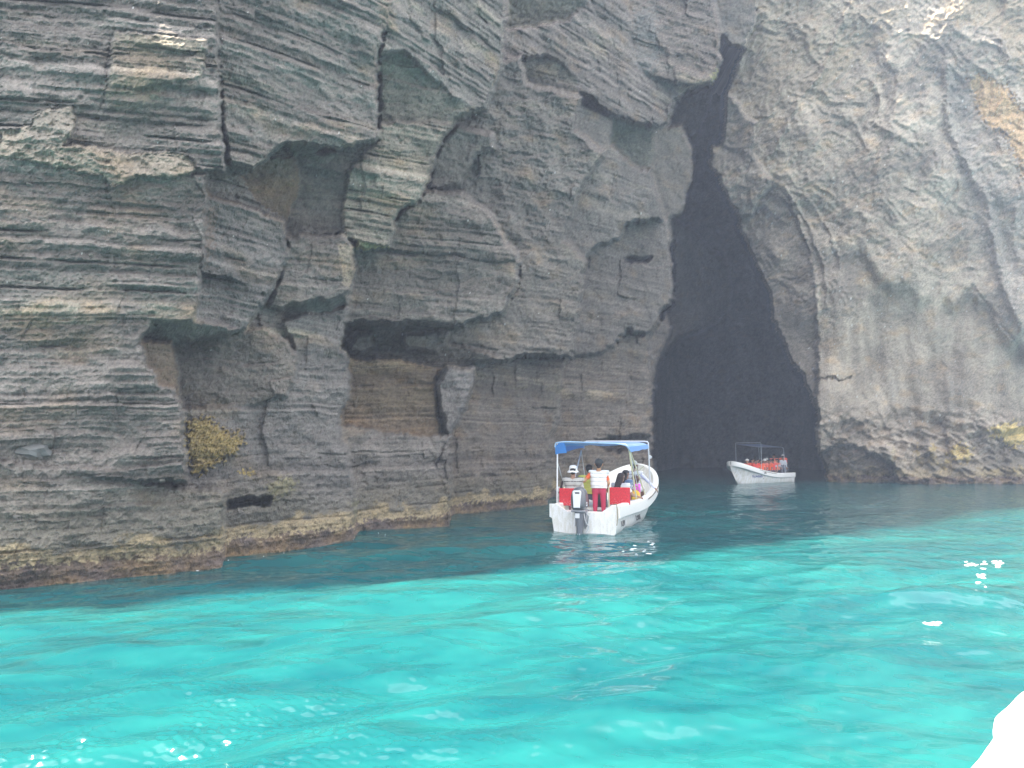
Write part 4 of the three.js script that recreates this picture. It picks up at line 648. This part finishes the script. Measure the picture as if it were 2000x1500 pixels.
  const cg = new THREE.BufferGeometry(); cg.setAttribute('position', new THREE.Float32BufferAttribute(P, 3)); cg.setAttribute('uv', new THREE.Float32BufferAttribute(U, 2)); cg.setIndex(idx); cg.computeVertexNormals();
  const canopy = obj('canopy', cg, tarp, near);
  const flap = (pts, n) => { const s = new THREE.BufferGeometry(), q = []; for (let k = 0; k < pts.length - 1; k++) { const [a, b] = [pts[k], pts[k + 1]]; q.push(a[0].toArray(), a[1].toArray(), b[0].toArray(), b[0].toArray(), a[1].toArray(), b[1].toArray()); } s.setAttribute('position', new THREE.Float32BufferAttribute(q.flat(), 3)); s.computeVertexNormals(); return obj(n, s, tarp, canopy); };
  flap([[V(-0.905, 2.0, -0.70), V(-0.90, 1.80, -0.72)], [V(-0.80, 2.085, -0.69), V(-0.80, 1.83, -0.71)], [V(-0.66, 2.095, -0.69), V(-0.62, 1.84, -0.74)]], 'corner_flap');
  flap([0, 0.2, 0.4, 0.6, 0.8, 1].map((v) => [V(0.905, mix(1.99, 2.06, v), mix(-0.8, -3.66, v)), V(0.915, mix(1.86, 1.965, v) + 0.012 * Math.sin(v * 14), mix(-1.0, -3.66, v))]), 'side_flap');
  flap([0, 0.2, 0.4, 0.6, 0.8, 1].map((v) => [V(-0.905, mix(2.0, 2.08, v), mix(-0.72, -3.66, v)), V(-0.915, mix(1.82, 1.99, v) + 0.012 * Math.sin(v * 11), mix(-0.75, -3.66, v))]), 'side_flap');
  obj('hem', tube([V(-0.905, 1.98, -0.69), V(-0.88, 2.085, -0.685), V(-0.6, 2.115, -0.685), V(0, 2.09, -0.685), V(0.6, 2.065, -0.685), V(0.85, 2.02, -0.69), V(0.91, 1.9, -0.9)], 0.015, 40), mat(0.35, 0.55, 0.78, 0.8), canopy);
  obj('stern_rope', tube([V(0.5, 0.49, -0.12), V(0.66, 0.5, -0.3), V(0.5, 0.505, -0.42), V(0.4, 0.5, -0.26), V(0.56, 0.52, -0.18), V(0.68, 0.66, -0.08), V(0.76, 0.67, 0.02), V(0.79, 0.45, 0.06), V(0.77, 0.2, 0.06)], 0.012, 60), mat(0.3, 0.26, 0.18, 0.9), near);
  obj('mooring_line', tube([V(0.3, 1.42, -6.3), V(0.1, 1.2, -5.9), V(-0.25, 1.0, -5.4), V(-0.1, 0.95, -5.1), V(0.2, 0.98, -5.3)], 0.012, 40), mat(0.3, 0.32, 0.2, 0.9), near);
  obj('knot', new THREE.TorusKnotGeometry(0.03, 0.012, 30, 6), alu, near).position.set(0.93, 1.72, -3.66);
}
put(tag(near, 'white motor boat with blue canopy, seen from its stern beside the bedded cliff', 'boat', 'tour boats'));

const aboard = (boat, x, f, y, turn, p, label, group) => { boat.updateMatrixWorld(true); p.position.copy(boat.localToWorld(V(x, y, -f))); p.rotation.y = boat.rotation.y + turn; tag(p, label, 'person', group); return put(p); };
const ON = 'people aboard the near boat';
aboard(near, 0.09, 1.12, 0.11, 0.1, person({ size: 0.93, top: [0.75, 0.11, 0.03], sleeve: [0.8, 0.13, 0.03], bottom: [0.55, 0.03, 0.09], trousers: true, vest: [0.82, 0.82, 0.8], belts: [0.5, 0.5, 0.48], hairStyle: 'short', hat: { kind: 'cap', color: [0.05, 0.055, 0.055] }, skin: [0.5, 0.27, 0.14], arms: [[[0.07, -0.27, -0.03], [0.03, -0.42, -0.2]], [[-0.2, -0.2, 0.06], [-0.38, -0.36, 0.12]]] }), 'person standing at the stern in dark cap, white life vest and red shorts', ON);
aboard(near, -0.52, 0.95, 0.11, 0.15, person({ seat: 0.52, top: [0.35, 0.33, 0.3], sleeve: [0.5, 0.47, 0.43], bottom: [0.2, 0.18, 0.16], hat: { kind: 'bucket', color: [0.82, 0.81, 0.78] }, hairStyle: 'short', vest: [0.42, 0.41, 0.38], belts: [0.06, 0.06, 0.06] }), 'person in white bucket hat sitting behind the outboard motor', ON);
aboard(near, -0.80, 1.25, 0.11, -0.2, person({ seat: 0.30, size: 0.92, top: [0.72, 0.45, 0.45], sleeve: [0.78, 0.62, 0.58], bottom: [0.3, 0.1, 0.12], hairStyle: 'long', hair: [0.045, 0.022, 0.02], vest: [0.8, 0.74, 0.7] }), 'long haired person in pale pink top beside the left canopy pole', ON);
aboard(near, -0.24, 1.45, 0.11, 0.05, person({ seat: 0.56, top: [0.72, 0.76, 0.14], sleeve: [0.72, 0.76, 0.14], bottom: [0.1, 0.1, 0.14], vest: [0.78, 0.80, 0.16], hairStyle: 'short' }), 'person in yellow green vest sitting ahead of the white bucket hat', ON);
aboard(near, 0.42, 2.15, 0.11, -0.35, person({ seat: 0.36, size: 0.97, top: [0.8, 0.78, 0.75], sleeve: [0.8, 0.78, 0.75], bottom: [0.45, 0.42, 0.4], vest: [0.82, 0.8, 0.77], hairStyle: 'long', hair: [0.05, 0.032, 0.028], arms: [[[0.12, -0.24, -0.08], [0.2, -0.3, -0.3]], undefined] }), 'person with long dark hair and white top behind the right red seat', ON);
aboard(near, 0.36, 3.05, 0.11, -0.5, person({ seat: 0.42, size: 0.95, top: [0.12, 0.2, 0.36], sleeve: [0.5, 0.55, 0.62], bottom: [0.08, 0.04, 0.4], vest: [0.16, 0.24, 0.38], belts: [0.5, 0.55, 0.6], hairStyle: 'long', hair: [0.03, 0.022, 0.02] }), 'dark haired person in blue grey vest in the middle of the boat', ON);
aboard(near, 0.42, 3.95, 0.14, -0.1, person({ seat: 0.58, top: [0.8, 0.8, 0.82], sleeve: [0.62, 0.63, 0.78], longSleeve: true, bottom: [0.55, 0.55, 0.57], vest: [0.76, 0.78, 0.77], belts: [0.35, 0.35, 0.36], hairStyle: 'short', hat: { kind: 'cap', color: [0.45, 0.46, 0.44] }, skin: SKIN2, arms: [[[0.22, -0.2, 0.02], [0.42, -0.40, -0.02]], undefined] }), 'person in grey cap and pale shirt near the bow, hand on the gunwale', ON);
aboard(near, 0.62, 3.25, 0.14, 1.2, person({ seat: 0.40, size: 0.72, top: [0.62, 0.09, 0.5], sleeve: [0.62, 0.2, 0.55], bottom: [0.6, 0.2, 0.12], hairStyle: 'short', hair: [0.1, 0.05, 0.04], skin: [0.45, 0.25, 0.16] }), 'small person in magenta top beside the right side of the boat', ON);
{
  const g = surfaceNet((x, y, z) => { const t = clamp(y / 0.34, 0, 1); return (Math.pow(Math.pow(Math.abs(x / (0.13 - 0.03 * t)), 3) + Math.pow(Math.abs(z / 0.09), 3) + Math.pow(Math.abs((y - 0.17) / 0.18), 5), 1 / 4) - 1) * 0.09 + 0.012 * n3(x * 9, y * 9, z * 9); }, V(-0.2, -0.06, -0.16), V(0.2, 0.42, 0.16), 0.014);
  const bag = new THREE.Group(); bag.name = 'float_bag'; obj('bag', g, mat(0.72, 0.46, 0.02, 0.6), bag); obj('strap', tube([V(-0.06, 0.33, 0.07), V(-0.07, 0.44, 0.02), V(0.06, 0.44, 0.02), V(0.06, 0.33, 0.07)], 0.01), mat(0.25, 0.2, 0.05, 0.7), bag);
  bag.position.copy(near.localToWorld(V(0.72, 0.52, -2.55))); bag.rotation.y = near.rotation.y + 0.4; put(tag(bag, 'yellow float bag standing at the right side of the near boat', 'bag'));
}

// ------------------------------------------------------------------ the second launch, inside the cave mouth
const blueInk = mat(0.08, 0.1, 0.24, 0.6);
const far = launch({ seed: 13, dirt: 1.6, marks: [mk('VZ4886', 4.9, 0.52, -1, 0.2, blueInk), mk('HTNG ME', 4.1, 0.86, -1, 0.1, ink)].map((m) => (m[0] === 'HTNG ME' ? [m[0], -(beam(0.62) + 0.03), sheer(0.62) - 0.14, -0.62 * HULL_LEN, 0.11, [-Math.PI / 2 + 0.16, 0, 0.04], ink] : m)) });
far.scale.setScalar(0.88); far.position.set(16.75, 0, -47.6); far.rotation.y = 133 * Math.PI / 180;
{
  const bar = mat(0.42, 0.46, 0.5, 0.4), cloth = new THREE.MeshPhysicalMaterial({ color: lin(0.03, 0.08, 0.26), roughness: 0.9, transmission: 0.4, thickness: 0, side: THREE.DoubleSide });
  obj('canopy_hoop', tube([V(-0.92, 0.85, -4.7), V(-0.92, 2.5, -4.7), V(-0.86, 2.66, -4.7), V(0.86, 2.66, -4.7), V(0.92, 2.5, -4.7), V(0.92, 0.85, -4.7)], 0.015, 60), bar, far);
  obj('canopy_pole', tube([V(-0.92, 0.6, -1.6), V(-0.92, 2.2, -1.7), V(-0.84, 2.38, -1.75), V(-0.6, 2.4, -1.75)], 0.014), bar, far);
  obj('canopy_pole', rod(V(0.92, 0.6, -1.6), V(0.9, 2.4, -1.75), 0.014), bar, far);
  obj('bow_cleat', rod(V(0.2, 1.2, -6.1), V(0.28, 1.48, -6.35), 0.018), bar, far);
  const g = new THREE.PlaneGeometry(1.8, 3.0, 16, 16); g.rotateX(-Math.PI / 2); const p = g.attributes.position; for (let k = 0; k < p.count; k++) { const x = p.getX(k), z = p.getZ(k); p.setY(k, 2.48 + 0.2 * -(z) / 3 - 0.06 * Math.cos(z * 1.04) * Math.cos(x * 1.6)); } g.translate(0, 0, -3.2); g.computeVertexNormals(); obj('canopy', g, cloth, far);
}
put(tag(far, 'smaller white motor boat heading out of the dark cave mouth', 'boat', 'tour boats'));
{
  const OR = [0.8, 0.12, 0.04], OR2 = [0.75, 0.07, 0.05], PINK = [0.78, 0.2, 0.14], GR = [0.4, 0.42, 0.45];
  const lo = { cell: 0.024, headCell: 0.016, handCell: 0.011, vestCell: 0.022, size: 0.88 };
  const IN = 'people in orange life vests in the far boat';
  // [x, ahead of the stern, seat, vest, trim, look, label]
  const crew = [
    [-0.45, 4.35, 0.42, OR2, OR, 'foremost passenger on the near side in red orange vest'], [0.35, 4.4, 0.42, OR, OR2, 'foremost passenger on the far side of the cave boat'],
    [-0.55, 3.85, 0.42, OR, PINK, 'second passenger from the bow in orange vest, near side'], [0.3, 3.8, 0.46, OR2, OR, 'second passenger from the bow of the cave boat, far side'],
    [-0.55, 3.3, 0.42, PINK, OR, 'passenger in pinkish orange vest just ahead of the canopy post'], [0.3, 3.2, 0.44, OR2, PINK, 'passenger in dark orange vest on the far side amidships'],
    [-0.55, 2.7, 0.42, OR, OR, 'passenger in bright orange vest just behind the canopy post'], [-0.1, 2.45, 0.46, PINK, OR2, 'passenger in the middle row of the cave boat with pink vest'],
    [-0.5, 2.15, 0.42, OR2, GR, 'passenger in red orange vest and grey top, near side astern'], [-0.55, 1.7, 0.44, PINK, GR, 'rear passenger in grey and pink vest below the standing person'],
  ];
  crew.forEach(([x, f, seat, vest, trim, label], k) => aboard(far, x * 0.72, f, 0.2, [0.3, -0.2, 0.5, 0.1, -0.3][k % 5], person({ ...lo, seat, vest, top: trim, sleeve: trim, skin: k % 2 ? SKIN : SKIN2, hairStyle: 'short', hat: k % 3 === 1 ? { kind: 'cap', color: [0.5, 0.5, 0.48] } : null }), label, IN));
  aboard(far, -0.2, 1.75, 0.55, 0.4, person({ ...lo, seat: 0.4, vest: PINK, top: OR2, sleeve: [0.3, 0.28, 0.27], skin: SKIN2, hairStyle: 'short' }), 'person sitting high above the others near the stern of the cave boat', IN);
  aboard(far, -0.5, 1.05, 0.12, 0.9, person({ ...lo, top: GR, sleeve: GR, longSleeve: true, bottom: [0.12, 0.13, 0.16], trousers: true, hairStyle: 'short', skin: SKIN2 }), 'person in grey shirt standing by the aft pole of the cave boat', IN);
  aboard(far, -0.25, 0.55, 0.3, 0.5, person({ ...lo, vest: OR, top: OR, sleeve: OR2, bend: 0.6, bottom: [0.1, 0.08, 0.08], hairStyle: 'short', hair: [0.4, 0.38, 0.36] }), 'person in orange vest leaning forward at the stern of the cave boat', IN);
}

// ------------------------------------------------------------------ own boat: the white bow at the lower right
{
  const own = new THREE.Group(); own.name = 'boat_bow';
  const rail = [[1.02, 1.5], [1.2, 2.05], [1.40, 2.45], [1.616, 2.70], [1.82, 2.96], [2.12, 3.27], [2.5, 3.52], [3.0, 3.66], [3.7, 3.66]].map(([x, d]) => V(x, 0.93, -d));
  const curve = new THREE.CatmullRomCurve3(rail), n = 70, prof = [[0.5, 0.0], [0.12, 0.015], [0.03, 0.012], [0.006, -0.008], [0, -0.04], [0.004, -0.12], [0.03, -0.2], [0.14, -0.62], [0.3, -1.15]];
  const P = [], idx = [];
  for (let i = 0; i <= n; i++) { const c = curve.getPoint(i / n), t = curve.getTangent(i / n), side = V(-t.z, 0, t.x).normalize(), w = 0.008 * Math.sin(i * 0.33) + 0.004 * Math.sin(i * 0.71); for (const [a, b] of prof) { const q = c.clone().addScaledVector(side, a + w); P.push(q.x, q.y + b, q.z); } }
  const m = prof.length; for (let i = 0; i < n; i++) for (let k = 0; k < m - 1; k++) { const a = i * m + k, b = a + 1, c = a + m, d = c + 1; idx.push(a, b, c, b, d, c); }
  const g = new THREE.BufferGeometry(); g.setAttribute('position', new THREE.Float32BufferAttribute(P, 3)); g.setIndex(idx); g.computeVertexNormals();
  obj('gunwale', g, new THREE.MeshPhysicalMaterial({ color: lin(0.82, 0.82, 0.8), roughness: 0.4, side: THREE.DoubleSide }), own);
  const sh = new THREE.Shape(); const inner = []; for (let i = 0; i <= 30; i++) { const c = curve.getPoint(i / 30), t = curve.getTangent(i / 30); inner.push([c.x - t.z * 0.45, -(c.z + t.x * 0.45)]); } inner.forEach((a, i) => (i ? sh.lineTo(...a) : sh.moveTo(...a))); sh.lineTo(4.0, 1.4); sh.lineTo(1.9, 1.2);
  const dg = new THREE.ExtrudeGeometry(sh, { depth: 0.03, bevelEnabled: false }); dg.rotateX(-Math.PI / 2); dg.translate(0, 0.885, 0); obj('fore_deck', dg, mat(0.8, 0.8, 0.78, 0.5), own);
  put(tag(own, 'rounded white bow edge of a boat at the lower right corner', 'boat'));
}
// stones held in the bedded cliff
{
  const stoneMat = (a) => new THREE.MeshStandardMaterial({ color: lin(...a), roughness: 0.95, flatShading: true });
  const stone = (p, q, out, w, h, dep, tint, seed) => {
    const i = cols.findIndex((c) => c >= p), o = Math.round((q + 30) / 2) * NC + i, g = new THREE.IcosahedronGeometry(1, 2), a = g.attributes.position;
    for (let k = 0; k < a.count; k++) { const v = V().fromBufferAttribute(a, k), s = 1 + 0.28 * n3(v.x * 1.1 + seed, v.y * 1.1, v.z * 1.1) + 0.08 * n3(v.x * 4, v.y * 4 + seed, v.z * 4); v.multiplyScalar(s); a.setXYZ(k, v.x * w, clamp(v.y, -0.7, 0.75) * h, v.z * dep); }
    g.computeVertexNormals(); const m = obj('stone', g, stoneMat(tint), cliffLeft); m.position.set(pos[o * 3], pos[o * 3 + 1], pos[o * 3 + 2] + out); m.rotation.z = -0.1; return m;
  };
  stone(58, 877, -0.03, 0.27, 0.13, 0.2, [0.125, 0.127, 0.122], 3).userData.label = 'angular blue grey boulder set in the cliff';
  [[52, 432, 0.07, 0.05], [86, 430, 0.08, 0.05], [80, 347, 0.05, 0.03], [140, 366, 0.04, 0.02], [60, 362, 0.05, 0.03], [180, 500, 0.03, 0.03], [235, 460, 0.04, 0.05], [33, 1008, 0.05, 0.03], [318, 938, 0.04, 0.03], [470, 1000, 0.06, 0.04]].forEach(([p, q, w, h], k) => stone(p, q, 0.02, w, h, 0.06, [0.13, 0.122, 0.105], k * 7));
}

renderer.render(scene, camera);
